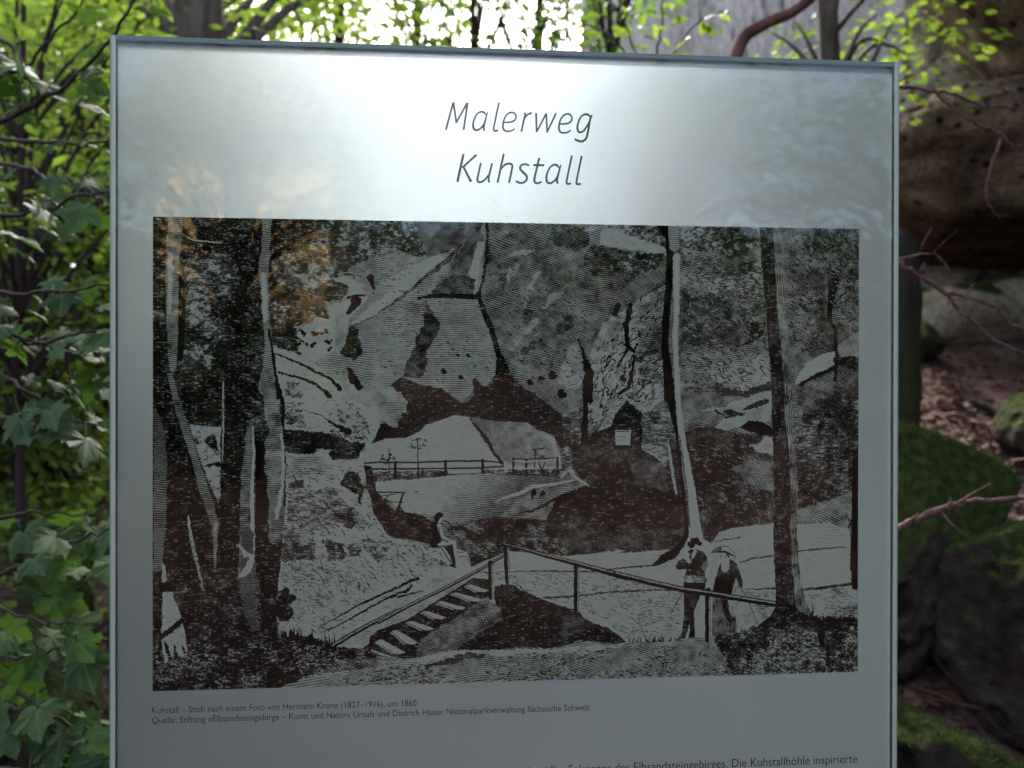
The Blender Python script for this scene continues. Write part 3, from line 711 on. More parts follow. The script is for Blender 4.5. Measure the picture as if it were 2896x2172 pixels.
    for p in [(1560, 1460, 80), (1350, 1520, 60), (1640, 1620, 90), (1760, 1500, 40), (800, 1275, 30), (735, 1470, 40), (700, 1270, 24), (1450, 1480, 40), (1240, 1600, 40), (580, 1420, 50)]:
        line('B', [p, (p[0]+18, p[1]+8, p[2]*.6)], .1, 3)
    area([('B', (1700, 1210), (1790, 1150), (1840, 1330), (1830, 1500), (1740, 1640), (1600, 1500), (1660, 1330))], .72, 4, ang=20, per=7)
    # broken slabs beyond the gap
    area([('B', (1880, 1290), (1960, 1100), (2010, 980), (2212, 860)), ('C', (130, 830), (440, 640), (420, 1200), (470, 1560)), ('F', (460, 150), (240, 290), (100, 160), (-60, 330), (-260, 440), (-330, 330)), ('B', (1900, 1560))], .74, 4, ang=-30, per=7.5, mode='line', amp=.4)
    lines('C', [[(135, 830, 50), (95, 1000, 50), (110, 1200, 40), (165, 1250, 30)], [(165, 1230, 16), (190, 1180, 24)], [(110, 1220, 26), (20, 1370, 14)], [(165, 1290, 22), (150, 1430, 30), (120, 1560, 40), (40, 1620, 30)],
                [(60, 1480, 50), (90, 1500, 30)], [(0, 900, 60), (20, 830, 60)]], .08, 3)
    area([('C', (210, 860), (430, 690), (430, 1250), (210, 1200))], .5, 5, ang=5, per=7)
    area([('C', (200, 1250), (430, 1220), (470, 1500), (230, 1560))], .5, 5, ang=10, per=7, mode='tick')
    # far right of the print
    area([('C', (560, 60), (2212, 60), (2212, 1700), (560, 1700))], .42, 0, ang=14, per=7.2)
    area([('C', (590, 640), (760, 720), (800, 900), (720, 1100), (580, 1200))], .25, 8, ang=-30, per=6.5)
    area([('C', (760, 560), (1290, 420), (1320, 760), (980, 800), (820, 700))], .45, 8, ang=-5, per=6.5, mode='tick')
    area([('C', (580, 780), (960, 700), (1340, 780), (1370, 1240), (580, 1250))], .4, 8, ang=22, per=6.6, mode='cross', lowamp=.2)
    area([('C', (600, 1180), (900, 1220), (1300, 1150), (1370, 1300), (940, 1330), (700, 1420), (600, 1450))], .5, 8, ang=-8, per=6.6)
    area([('C', (560, 60), (900, 60), (1290, 60), (1290, 300), (1040, 420), (840, 340), (620, 380))], .45, 5, ang=20, per=8, mode='leaf')
    area([('C', (1010, 60), (1230, 60), (1230, 260), (1020, 270))], .2, 6, ang=20, per=8, mode='leaf')
    area([('C', (-160, 60), (460, 60), (470, 330), (120, 230), (-140, 160))], .62, 6, ang=20, per=8, mode='leaf')
    area([('C', (-130, 130), (230, 240), (480, 330), (470, 400), (200, 350), (-140, 290))], .93, 5, lowamp=.1, mode='tick')
    area([('C', (110, 360), (430, 380), (400, 490), (200, 560), (0, 480))], .45, 6, mode='leaf')
    lines('C', [[(1190, 1040, 40), (1250, 1010, 80), (1230, 1090, 60)], [(1140, 1190, 14), (1210, 1140, 50), (1300, 1080, 60)], [(1080, 1195, 16), (1120, 1190, 10)]], .06, 4)
    area([('C', (960, 1330), (1370, 1270), (1385, 1520), (1180, 1590), (1000, 1585), (910, 1500), (700, 1420))], .76, 4, ang=2, per=7.5, lowamp=.1)
    area([('F', (580, 120), (800, 60), (900, 60), (920, 200), (760, 250), (580, 280))], .3, 4, ang=-25, per=6)
    area([('F', (760, 250), (960, 215), (1390, 60), (1395, 350), (1180, 372), (960, 445), (890, 400), (1000, 300))], .84, 4, ang=-8, per=7, lowamp=.1)
    lines('F', [[(900, 40, 40), (930, 90, 70), (1150, 105, 60), (1390, 40, 70)], [(1000, 270, 60), (1120, 290, 30)], [(1160, 240, 30), (1260, 200, 60), (1350, 160, 40)], [(890, 250, 30), (990, 320, 20), (1150, 280, 14)]], .15, 4, mode='line', ang=-25)
    # right of the dark trunk
    area([('C', (1480, 60), (2212, 60), (2212, 900), (1960, 800), (1880, 860), (1560, 800))], .33, 4, ang=24, per=7.4, lowamp=.3)
    area([('C', (1800, 60), (2212, 60), (2212, 600), (1900, 640), (1860, 380), (1640, 520), (1760, 360))], .2, 8, ang=26, per=7)
    area([('C', (1530, 820), (1880, 860), (1960, 1060), (1960, 1250), (1720, 1330), (1580, 1500))], .42, 5, ang=10, per=6.6, mode='cross')
    area([('C', (1580, 1580), (1640, 1440), (1720, 1340), (1850, 1262), (1960, 1242), (1968, 1370), (1780, 1450), (1620, 1570))], .99, 2, lowamp=.06)
    area([('C', (1985, 1190), (2100, 1110), (2140, 1060), (2212, 1060), (2212, 1300), (2010, 1290))], .72, 4, ang=28, per=7)
    area([('C', (1955, 1290), (2212, 1290), (2212, 1800), (1950, 1800))], .18, 4, ang=24, per=7)
    line('C', [(1600, 1570, 30), (1720, 1500, 40), (1960, 1390, 40)], .05, 3)
    line('C', [(1950, 640, 110), (1920, 830, 46), (1912, 950, 42), (1965, 1050, 36), (1975, 1300, 22), (1960, 1500, 30)], .08, 3)
    lines('C', [[(1940, 840, 20), (2000, 760, 14), (2070, 700, 10)], [(1880, 800, 12), (1915, 880, 16)]], .06, 2)
    area([('F', (1600, 20), (1950, 80), (1960, 240), (1640, 330))], .42, 6, ang=12, per=6.6, mode='cross')
    area([('F', (1600, 300), (2212, 100), (2212, 980), (1640, 1130))], .26, 6, ang=20, per=6.4, mode='tick', grad=(to_canvas('F', [(1900, 400)])[0], to_canvas('F', [(1900, 900)])[0], -.1))
    lines('F', [[(1800, 190, 60), (1900, 170, 70), (2000, 240, 120), (2100, 420, 140)]], .12, 6, mode='line', ang=24)

    RL = [('B', (-500, 500), (300, 430), (880, 760), (1050, 1400), (860, 1560), (420, 1500), (60, 1500), (-600, 1400))]
    ticks(RL, 260, 14, 3, .1, 10); ticks([('B', (1010, 500), (1500, 300), (1900, 700), (1800, 1500), (1640, 1640), (1200, 1400))], 300, 16, 3.2, .1, 25)
    ticks([('B', (1900, 1290), (2212, 860)), ('C', (440, 640), (470, 1560)), ('F', (240, 290), (-260, 440)), ('B', (1900, 1560))], 300, 24, 5, .08, -60)
    ticks([('C', (600, 400), (1370, 400), (1370, 1600), (600, 1600))], 420, 22, 4, .1, 20); ticks([('C', (600, 300), (1370, 300), (1370, 1300), (600, 1300))], 160, 16, 3, .85, 20)
    ticks([('C', (1500, 200), (2180, 200), (2180, 1240), (1560, 1240))], 260, 22, 4, .08, 30); ticks([('C', (1500, 200), (2180, 200), (2180, 1240), (1560, 1240))], 140, 14, 2.5, .8, 30)
    # ---- the dark ground and hollow ------------------------------------------------
    area([('E', (1640, 560), (1850, 500), (1960, 440), (2100, 320), (2212, 250)), ('F', (230, 270), (240, 590), (560, 480), (760, 400), (940, 430), (1170, 470), (1400, 450), (1420, 1260), (1000, 1310), (850, 1440), (560, 1490), (0, 1530)),
          ('E', (2212, 1490), (1700, 1550), (1160, 1510), (820, 1655), (790, 1560), (700, 1400), (560, 1260), (650, 1210), (1100, 1160), (1500, 1230), (1560, 1000), (1880, 930), (1730, 760))], .17, 4, ang=20, per=6.2, lowamp=.16, amp=.2)
    area([('E', (1560, 1000), (1880, 930), (2212, 700)), ('F', (460, 850), (640, 1300), (0, 1330)), ('E', (1900, 1400), (1560, 1250))], .03, 6, ang=20, per=6)
    area([('E', (640, 1230), (1100, 1200), (1500, 1260), (1500, 1400), (1160, 1480), (760, 1520))], .24, 6, ang=12, per=6.2)
    area([('F', (560, 600), (1100, 560), (1180, 700), (1000, 1000), (640, 900))], .08, 6, ang=25, per=6)
    area([('F', (1050, 760), (1200, 700), (1400, 720), (1410, 990), (1180, 900))], .42, 6, ang=16, per=5.6, lowamp=.1)
    area([('F', (110, 640), (460, 750), (475, 990), (180, 910))], .42, 6, ang=16, per=5.6, mode='cross')
    area([('F', (240, 290), (520, 200), (540, 480), (480, 520), (480, 740), (240, 590))], .5, 5, ang=-30, per=6.4, mode='tick')
    area([('F', (1180, 570), (1300, 540), (1340, 480), (1405, 500), (1405, 640), (1260, 620), (1210, 590))], .97, 3, lowamp=.05)
    lines('F', [[(1120, 400, 10), (1200, 390, 90), (1300, 420, 120), (1400, 440, 50)], [(1210, 580, 14), (1300, 670, 20)]], .06, 4)
    lines('F', [[(470, 540, 24), (495, 700, 26), (520, 880, 30), (545, 1000, 18)]], .8, 2, mode='tick')
    lines('F', [[(240, 600, 8), (350, 660, 10), (450, 750, 6)], [(260, 590, 6), (460, 730, 6)]], .8, 1)

    # ---- the arch -------------------------------------------------------------------
    area([('B', (90, 1540), (200, 1480), (350, 1530), (440, 1552), (560, 1570)), ('E', (600, 85), (680, 145), (750, 192), (800, 175), (856, 110)), ('B', (838, 1500), (870, 1485), (935, 1560), (1000, 1540), (1050, 1440), (1052, 1300), (1000, 1100), (922, 900), (880, 770),
          (845, 745), (900, 690), (940, 480), (962, 240), (945, 60), (985, 60), (985, 400), (955, 560), (925, 660), (912, 760), (960, 870), (1040, 1050), (1090, 1230), (1160, 1390), (1210, 1490), (1320, 1580)),
          ('E', (1400, 110), (1640, 290), (1660, 600), (1500, 500), (1300, 400), (680, 330), (200, 540), (0, 560), (-200, 560), (20, 430), (200, 330), (240, 200), (190, 100))], .06, 2.5, ang=25, per=6, lowamp=.06, amp=.12)
    area([('D', (1640, -60), (1960, -20), (2212, 60), (2212, 240), (2100, 310), (1980, 260), (1760, 130))], .74, 4, ang=14, per=7)
    area([('D', (2080, 180), (2212, 60)), ('E', (30, 80), (200, 90), (255, 180), (240, 270), (150, 290), (180, 400), (80, 400), (0, 350))], .62, 3, ang=5, per=6.5)
    area([('D', (1960, 420), (2110, 360), (2212, 430), (2190, 520), (2030, 510))], .06, 3, **FL)
    # view through the arch
    area([('E', (-300, 640), (-90, 560), (0, 530), (70, 505), (240, 500), (370, 440), (430, 380), (560, 340), (680, 295), (800, 310), (1000, 345), (1200, 355), (1330, 360), (1420, 430), (1560, 470), (1605, 570), (1625, 690), (1650, 860), (0, 900), (-260, 900))],
         .93, 1.2, ang=1, per=5, lowamp=.05, amp=.06)
    area([('E', (800, 312), (1000, 345), (1330, 360), (1420, 430), (1560, 470), (1605, 570), (1625, 760), (1110, 740), (1060, 690), (960, 570), (880, 430))], .66, 2, ang=32, per=5.4, lowamp=.25, mode='line')
    line('E', [(830, 330, 22), (900, 430, 36), (980, 540, 34), (1020, 630, 30), (1115, 730, 26)], .25, 3)
    line('E', [(870, 340, 60), (980, 400, 70), (1000, 440, 20)], .45, 3, mode='line', ang=40, per=5)
    line('E', [(1500, 480, 30), (1560, 530, 40), (1590, 640, 20)], .9, 2)
    for cx_, cy_, n, r in ((90, 680, 24, 60), (350, 540, 22, 70), (1450, 620, 12, 70)):
        for i in range(n):
            a = rng.rand()*6.28; q = r*math.sqrt(rng.rand())
            px, py = cx_+q*math.cos(a), cy_+q*.9*math.sin(a)
            line('E', [(px, py, 12), (px+rng.uniform(-30, 30), py+rng.uniform(0, 16), 5)], .15, 1)
    lines('E', [[(95, 590, 6), (95, 780, 10)], [(350, 520, 8), (355, 860, 12)], [(1400, 600, 10), (1395, 780, 12)]], .12)
    area([('E', (-330, 880), (0, 800), (400, 790), (620, 790), (620, 838), (300, 870), (0, 892), (-300, 900))], .38, 2, mode='tick')
    area([('E', (940, 790), (1110, 780), (1640, 780), (1640, 860), (1200, 840), (940, 820))], .32, 3, mode='tick')
    lines('E', [[(-340, 740, 12), (0, 717, 14), (300, 720, 14), (600, 708, 16), (930, 704, 15), (1120, 722, 10)], [(-320, 770, 10), (0, 778, 14), (600, 772, 14), (930, 768, 16), (1120, 752, 12)], [(600, 830, 10), (930, 815, 8)],
                [(150, 715, 24), (150, 860, 24)], [(600, 705, 24), (598, 845, 22)], [(355, 770, 14), (355, 860, 16)], [(395, 780, 14), (395, 860, 14)], [(930, 695, 26), (930, 820, 26)], [(1205, 680, 22), (1205, 830, 22)], [(1320, 700, 22), (1322, 840, 22)],
                [(1600, 680, 20), (1596, 850, 20)], [(1430, 710, 14), (1470, 830, 18)], [(1490, 720, 10), (1440, 830, 12)], [(1200, 690, 10), (1600, 680, 10)], [(-270, 720, 16), (-270, 890, 18)]], .05)
    lines('E', [[(1210, 705, 14), (1320, 712, 14)], [(1210, 770, 16), (1320, 775, 14)], [(1330, 712, 14), (1590, 692, 12)], [(1330, 770, 12), (1420, 772, 10)], [(1130, 720, 22), (1135, 790, 22)], [(950, 735, 6), (1110, 738, 6)]], .9)
    # the lit floor under the arch
    g0, g1 = to_canvas('E', [(500, 930), (1000, 1300)])
    area([('E', (-330, 900), (0, 890), (330, 868), (620, 840), (950, 815), (1300, 840), (1640, 850), (1740, 890), (1800, 930), (1500, 1240), (1100, 1200), (640, 1260), (560, 1200), (230, 1160), (100, 1060), (-100, 980))], .98, 2.5, ang=8, per=7.2, lowamp=.08, amp=.14, grad=(g0, g1, -.78))
    area([('E', (1080, 1200), (1240, 1055), (1450, 950), (1880, 915), (1600, 1060), (1500, 1240))], .55, 4, ang=4, per=7, lowamp=.2)
    line('E', [(1050, 1060, 8), (1240, 1000, 34), (1400, 930, 34), (1620, 905, 22), (1780, 865, 24), (1880, 930, 10)], .95, 2)
    lines('E', [[(1370, 1050, 10), (1390, 980, 44)], [(1440, 1040, 12), (1470, 990, 46)], [(1210, 1190, 10), (1400, 1140, 24), (1560, 1060, 30), (1760, 960, 14)], [(1530, 1220, 60), (1600, 1080, 50), (1830, 950, 30)]], .06, 3)
    lines('E', [[(1620, 850, 50), (1690, 740, 60), (1680, 620, 90)]], .45, 4, mode='tick')
    lines('E', [[(1640, 850, 30), (1710, 770, 30), (1760, 860, 50)]], .8, 3, mode='tick')
    area([('E', (1645, 290), (1840, 200), (1835, 560), (1650, 575))], .36, 4, ang=10, per=7, mode='tick')
    line('B', [(1790, 1130, 10), (1820, 1240, 22), (1850, 1340, 50), (1880, 1450, 90), (1870, 1659, 100)], .05, 4)
    line('E', [(1870, 0, 100), (1850, 200, 50), (1840, 520, 70)], .04, 3)
    line('E', [(1990, 440, 60), (2060, 360, 80), (2160, 180, 50)], .72, 3, mode='tick')
    area([('F', (0, 280), (40, 240), (110, 165), (170, 230), (240, 290), (236, 590), (-330, 560), (-200, 460), (-40, 400))], .07, 3, ang=15, per=6, lowamp=.06)
    area([('E', (2112, 428), (2240, 430)), ('F', (145, 418), (137, 566)), ('E', (2118, 562))], 1.1, .8, **FL)
    lines('F', [[(0, 442, 8), (120, 440, 8)], [(145, 418, 8), (137, 566, 8)], [(0, 572, 8), (137, 568, 8)], [(20, 490, 4), (90, 490, 4)], [(20, 520, 4), (70, 520, 4)]], .2, .5)

    # ---- the bright ground on the right ----------------------------------------------
    area([('E', (820, 1655), (1160, 1510), (1700, 1555), (2212, 1500)), ('F', (0, 1535), (560, 1495), (640, 1420), (860, 1440), (930, 1340), (1070, 1300), (1400, 1262), (1620, 1270), (1900, 1260), (2090, 1310), (2130, 1659)),
          ('I', (2130, 900), (1280, 960), (850, 1010), (600, 1040), (100, 1070)), ('H', (2212, 1070), (1830, 1000), (1000, 700), (830, 480))], 1.0, 2, ang=3, per=8, lowamp=.12, amp=.16)
    area([('F', (820, 1480), (1100, 1470), (1400, 1480), (1400, 1530), (1200, 1570), (1040, 1600))], .96, 3, lowamp=.05, mode='tick')
    area([('F', (1620, 1140), (1900, 1060), (2120, 970), (2120, 1310), (1900, 1262), (1640, 1240))], .55, 3, ang=24, per=7.2, lowamp=.1)
    area([('I', (1650, 600), (2165, 560), (2165, 860), (1760, 840))], .74, 4, ang=4, per=7, mode='tick')
    area([('I', (1150, 600), (1430, 610), (1420, 740), (1350, 850), (1270, 890), (1200, 700))], .72, 3, ang=6, per=6, mode='tick')
    area([('I', (300, 640), (600, 640), (600, 1000), (250, 1020), (120, 900))], .88, 6, ang=4, per=7, mode='tick', lowamp=.1)
    lines('H', [[(870, 440, 8), (1130, 432, 8), (1480, 425, 14), (1900, 430, 12), (2212, 395, 14)], [(1480, 665, 20), (1750, 650, 14), (2212, 600, 16)]], .3, 2, mode='tick')
    lines('I', [[(0, 400, 8), (200, 385, 12), (380, 370, 16)], [(0, 610, 14), (250, 600, 16), (600, 590, 12)], [(1160, 590, 8), (1430, 580, 14)], [(1660, 592, 20), (1900, 570, 24), (2110, 540, 30)], [(900, 160, 8), (1120, 120, 10)],
                [(1110, 350, 10), (1230, 310, 16), (1400, 290, 14)], [(1640, 250, 14), (1900, 220, 12), (2060, 215, 8)]], .25, 2, mode='tick')
    area([('I', (300, 380), (380, 320), (400, 280), (470, 250), (560, 190), (620, 110), (660, 150), (600, 220), (540, 310), (450, 350), (380, 375))], .05, 2, **FL)
    line('F', [(2145, 700, 60), (2140, 1100, 60), (2140, 1400, 70), (2135, 1659, 80)], .06, 3)
    line('I', [(2135, 200, 70), (2140, 560, 66)], .06, 2)
    lines('F', [[(2120, 1200, 16), (2080, 1310, 10)], [(2060, 1180, 8), (2120, 1300, 16)]], .1, 2)

    ticks([('H', (900, 440), (1900, 440)), ('I', (560, 560), (560, 1000), (100, 1020)), ('H', (1900, 800), (1200, 560))], 420, 16, 2.2, .3, 6, spread=.2)
    ticks([('E', (560, 1250), (1500, 1300), (1700, 1540), (900, 1560))], 260, 14, 2.4, .75, 15, spread=.3); ticks([('F', (640, 560), (1380, 560), (1380, 1240), (760, 1300))], 240, 14, 2.4, .7, 25, spread=.3)
    # ---- the pale slope on the left ---------------------------------------------------
    area([('D', (1150, -60), (1500, -120), (1700, -10), (1800, 150), (1980, 230), (2080, 300), (2060, 400), (2000, 530), (1910, 680), (1930, 740), (1960, 940), (2000, 1160), (2120, 1340)), ('E', (0, 1275), (100, 1380), (280, 1415), (450, 1468), (560, 1490), (700, 1490), (790, 1520), (830, 1640)),
          ('H', (850, 480), (250, 860), (0, 960)), ('G', (1930, 1110), (1650, 1110), (1240, 1020), (1150, 860), (1150, 500), (1190, 300), (1200, 0)), ('D', (1210, 600), (1200, 300))], .97, 2, ang=12, per=8, lowamp=.1, amp=.22, mode='tick')
    area([('D', (1220, 650), (1560, 670), (1640, 780), (1600, 830), (1400, 830), (1240, 890))], .72, 3, ang=3, per=7.4, lowamp=.1)
    area([('D', (1215, 425), (1500, 440), (1700, 480), (1830, 540), (1940, 545), (1870, 690), (1640, 690), (1560, 590), (1480, 640), (1350, 650), (1220, 620))], .1, 3, ang=10, per=7, mode='line')
    area([('D', (1500, 600), (1640, 610), (1560, 670))], .95, 2)
    area([('D', (1230, 200), (1330, 190), (1400, 380), (1240, 420))], .68, 6, mode='leaf')
    area([('D', (1560, 230), (1800, 230), (1960, 330), (1900, 420), (1700, 380), (1600, 300))], .86, 6, mode='leaf')
    lines('D', [[(1380, 240, 6), (1560, 310, 8), (1680, 390, 26), (1780, 440, 60)], [(1200, 60, 40), (1260, 90, 50)], [(1400, 70, 40), (1420, 90, 30)]], .2, 3)
    for pts, tn in (([(1250, 890), (1380, 870), (1400, 940), (1260, 960)], .4), ([(1480, 990), (1620, 930), (1700, 960), (1680, 1010), (1500, 1030)], .55), ([(1240, 960), (1500, 1000), (1700, 1020), (1850, 1150), (1960, 1250), (1930, 1330), (1700, 1260), (1560, 1340), (1400, 1300), (1230, 1290)], .55),
                    ([(1650, 1130), (1800, 1140), (1850, 1260), (1800, 1330), (1680, 1230)], .32), ([(1760, 800), (1880, 810), (1900, 900), (1990, 940), (1850, 1000), (1700, 930)], .3), ([(1880, 960), (1920, 940), (1890, 1120), (1860, 1080)], .2)):
        area([('D',)+tuple(pts)], tn, 5, ang=12, per=7, mode='tick')
    for pts, tn in (([(1580, 140), (1740, 180), (1770, 320), (1600, 330)], .3), ([(1200, 170), (1480, 180), (1490, 330), (1190, 340)], .42), ([(1190, 370), (1460, 370), (1650, 420), (1620, 510), (1400, 540), (1160, 570)], .62), ([(1780, 190), (1900, 190), (1900, 300), (1780, 290)], .5), ([(1900, 140), (2080, 160), (2150, 260), (2100, 370), (1950, 260)], .56),
                    ([(1180, 0), (1480, 20), (1480, 170), (1200, 170)], .6), ([(1690, 450), (1800, 480), (1820, 560), (1700, 520)], .62), ([(1840, 480), (1900, 540), (1900, 600), (1860, 560)], .4), ([(1200, 620), (1600, 620), (1700, 760), (1300, 830)], .8)):
        area([('G',)+tuple(pts)], tn, 6, ang=14, per=7, mode='tick')
    area([('H', (30, 60), (120, 180), (320, 260), (560, 320), (600, 380), (400, 400), (150, 330), (0, 250))], .74, 6, ang=14, per=7, mode='leaf')
    area([('G', (1660, 1080), (1850, 960), (2212, 760)), ('H', (0, 770), (560, 480), (850, 480), (250, 865), (0, 960)), ('G', (1930, 1110))], .82, 2, ang=14, per=7.6, lowamp=.1)
    lines('G', [[(1560, 900, 8), (1700, 830, 12), (1850, 740, 14), (1960, 690, 22), (2160, 600, 10)], [(1560, 970, 10), (1740, 890, 12), (1880, 810, 18), (2050, 710, 16), (2212, 640, 18)], [(1540, 920, 6), (1620, 960, 8)]], .1, 2)
    lines('H', [[(0, 640, 10), (150, 580, 16), (350, 490, 30)], [(0, 720, 10), (150, 630, 18), (260, 600, 26), (300, 550, 14)], [(170, 660, 20), (400, 600, 10)]], .14, 3)
    SL = [('D', (1230, 700), (1900, 760), (2050, 1300)), ('E', (560, 1500)), ('H', (700, 400), (0, 700)), ('G', (1660, 1000), (1200, 950), (1200, 0))]
    ticks(SL, 620, 15, 2.6, .15, 14, spread=.3); ticks(SL, 90, 26, 4, .1, 50, spread=.3); ticks([('D', (1200, 0), (1800, 160), (2000, 400), (1900, 560), (1240, 420))], 260, 20, 4, .1)
    # the shadow behind the seated child
    area([('D', (1925, 735), (1990, 760), (2040, 980), (2212, 1170)), ('E', (0, 1010), (110, 1130), (230, 1160), (400, 1200), (480, 1250), (500, 1460), (420, 1440), (280, 1408), (130, 1388), (0, 1268)), ('D', (2120, 1335), (2000, 1160), (1990, 1040), (1950, 960))], .05, 2, ang=14, per=6, lowamp=.04)
    lines('E', [[(-60, 980, 12), (235, 990, 12)], [(222, 990, 14), (170, 1150, 20)], [(60, 1065, 10), (215, 1075, 10)], [(20, 1020, 10), (150, 1000, 8)], [(180, 1100, 10), (225, 1165, 14)], [(90, 1010, 8), (50, 1060, 10)], [(310, 985, 6), (350, 980, 10)]], .08)

    # ---- foliage and trunks on the left -------------------------------------------------
    area([('A', (0, 0), (1700, 20), (2212, 20)), ('B', (300, 60), (430, 380), (300, 400), (150, 300), (60, 320)), ('A', (2050, 340), (1850, 480), (1680, 560), (1800, 660), (1720, 780), (1560, 800), (1620, 950), (1300, 1020), (1340, 1280), (1100, 1240)), ('D', (1190, 0), (1220, 300), (1215, 700), (1190, 1300)),
          ('G', (1150, 700), (1150, 1000), (1160, 1600), (0, 1600))], .16, 5, ang=6, per=7.5, mode='tick', lowamp=.2)
    area([('A', (1380, 60), (2212, 40)), ('B', (330, 80), (420, 380), (120, 300)), ('A', (2150, 330), (1880, 470), (1700, 540), (1480, 420))], .33, 6, ang=20, per=8, mode='leaf', lowamp=.2)
    for pts, tn in (([(340, 400), (560, 350), (800, 370), (810, 640), (700, 760), (520, 740), (330, 800)], .4), ([(1100, 420), (1400, 300), (1680, 420), (1660, 640), (1400, 700), (1150, 640)], .42), ([(1720, 200), (1960, 200), (1990, 380), (1800, 460), (1690, 380)], .42),
                    ([(330, 760), (540, 760), (560, 900), (420, 1020), (330, 960)], .5), ([(300, 1100), (560, 1160), (560, 1450), (260, 1400)], .36), ([(960, 820), (1300, 780), (1600, 880), (1500, 960), (1200, 1000)], .36), ([(420, 900), (700, 960), (700, 1120), (520, 1100)], .45), ([(700, 200), (980, 200), (980, 400), (760, 500)], .22)):
        area([('A',)+tuple(pts)], tn, 10, ang=8, per=7.6, mode='leaf', lowamp=.2)
    area([('A', (1650, 590), (1740, 570), (1900, 640), (1960, 770), (1790, 960), (1700, 1100), (1650, 1240), (1470, 1350), (1350, 1260), (1330, 1080), (1500, 940), (1640, 950), (1600, 830), (1740, 800), (1800, 680))], 1.0, 4, lowamp=.1, amp=.12)
    area([('A', (1110, 1190), (1350, 1270), (1500, 1370), (1660, 1490), (1760, 1700), (1150, 1700))], .97, 2, lowamp=.08, amp=.12, mode='tick')
    area([('A', (1780, 1000), (1870, 1050), (1915, 1250), (1840, 1330), (1700, 1260), (1700, 1160))], .2, 4, ang=-25, per=6)
    area([('A', (1680, 900), (1800, 900), (1770, 1160), (1690, 1280), (1660, 1200))], .78, 4, ang=14, per=6)
    lines('A', [[(1120, 1250, 14), (1300, 1330, 18), (1450, 1400, 20), (1640, 1500, 26), (1700, 1570, 50)], [(1170, 1430, 16), (1350, 1480, 22), (1500, 1540, 24), (1620, 1640, 36)], [(1830, 1500, 70), (1790, 1400, 40), (1880, 1560, 60)], [(1780, 760, 30), (1930, 740, 20)], [(1980, 580, 60), (2010, 680, 30)],
                [(1850, 800, 90), (1790, 900, 40)], [(1740, 540, 10), (1900, 575, 10)]], .1, 3)
    for q in range(26):
        px, py = 1200+rng.rand()*420, 1010+rng.rand()*260
        line('A', [(px, py, 30), (px+rng.uniform(-40, 40), py+rng.uniform(-30, 30), 10)], .08, 3)
    area([('A', (1190, 1500), (1330, 1500), (1380, 1640), (1220, 1660))], .6, 8, mode='leaf')
    line('A', [(310, 200, 12), (400, 248, 14), (500, 258, 10), (650, 272, 8)], .95, .8)
    # trunk one and the leaning stem
    area([('A', (60, 40), (200, 40), (160, 400), (150, 900), (170, 1300), (100, 1659)), ('D', (40, 200))], .1, 3, mode='tick')
    line('A', [(330, 60, 70), (290, 350, 60), (280, 700, 60), (290, 1000, 70), (280, 1300, 60)], .04, 2)
    line('A', [(245, 40, 120), (230, 220, 120), (212, 420, 110), (205, 800, 105), (215, 1150, 85), (215, 1400, 60)], .46, 2, mode='line', ang=4, per=7.2, amp=.2, lowamp=.2)
    line('A', [(195, 380, 40), (190, 620, 40), (180, 900, 36)], .95, 2, mode='line', ang=4, per=7.2)
    area([('D', (60, 0), (200, 0), (300, 280), (430, 620), (560, 1000), (620, 1200), (620, 1700), (150, 1700), (170, 700), (130, 300))], .05, 2, mode='tick', lowamp=.08)
    line('D', [(190, -60, 50), (230, 100, 56), (290, 300, 62), (350, 480, 66), (420, 700, 64), (490, 950, 80), (560, 1150, 76), (600, 1300, 60), (605, 1659, 40)], .42, 2, mode='line', ang=6, per=7.4, amp=.15, lowamp=.15)
    line('D', [(50, 250, 40), (90, 450, 90), (105, 750, 110), (100, 1100, 110), (95, 1400, 90), (80, 1659, 70)], .34, 2, mode='line', ang=8, per=7.2, lowamp=.2)
    area([('D', (360, 375), (500, 400), (665, 400), (660, 700), (630, 1090), (540, 900), (430, 600))], .74, 3, mode='leaf', lowamp=.2)
    lines('D', [[(420, 520, 36), (440, 545, 30)], [(500, 740, 10), (620, 740, 40)], [(560, 520, 100), (600, 600, 40)]], .16, 4, mode='tick')
    area([('D', (645, 0), (930, 380), (960, 700), (950, 1000), (985, 1700), (600, 1700), (640, 1000))], .07, 3, mode='tick', lowamp=.1)
    line('D', [(668, 0, 14), (665, 200, 16), (668, 420, 18), (660, 700, 8)], .7, 1.5, mode='tick')
    line('D', [(900, 420, 60), (905, 600, 90), (880, 800, 100), (885, 1000, 110), (880, 1300, 130), (880, 1700, 150)], .38, 3, mode='line', ang=4, per=7, lowamp=.2, amp=.25)
    line('D', [(930, 400, 16), (940, 600, 18), (930, 800, 22), (925, 1000, 34), (930, 1300, 36), (930, 1600, 34)], .98, 2)
    line('G', [(880, 100, 110), (880, 350, 120), (890, 600, 130), (920, 800, 110), (960, 980, 70)], .38, 4, mode='cross', ang=4, per=7, lowamp=.2)
    line('G', [(800, 200, 30), (870, 280, 50), (930, 300, 40), (880, 420, 60), (820, 470, 30)], .9, 4, mode='tick')
    area([('D', (950, 515), (1080, 540), (1050, 800), (1090, 1200), (1060, 1700), (985, 1700), (960, 1100))], .02, 2, **FL)
    area([('G', (975, 0), (1200, 0), (1190, 300), (1150, 560), (1140, 860), (1010, 980), (985, 300))], .05, 2, mode='tick', lowamp=.06)
    line('A', [(1055, 40, 80), (1050, 300, 66), (1030, 470, 84), (1030, 600, 80), (1040, 760, 70), (1050, 960, 60), (1075, 1200, 60), (1070, 1380, 100), (1060, 1560, 150)], .5, 3, mode='line', ang=12, per=7.4, lowamp=.15)
    line('A', [(1030, 560, 50), (1035, 740, 50), (1040, 960, 44)], .97, 3)
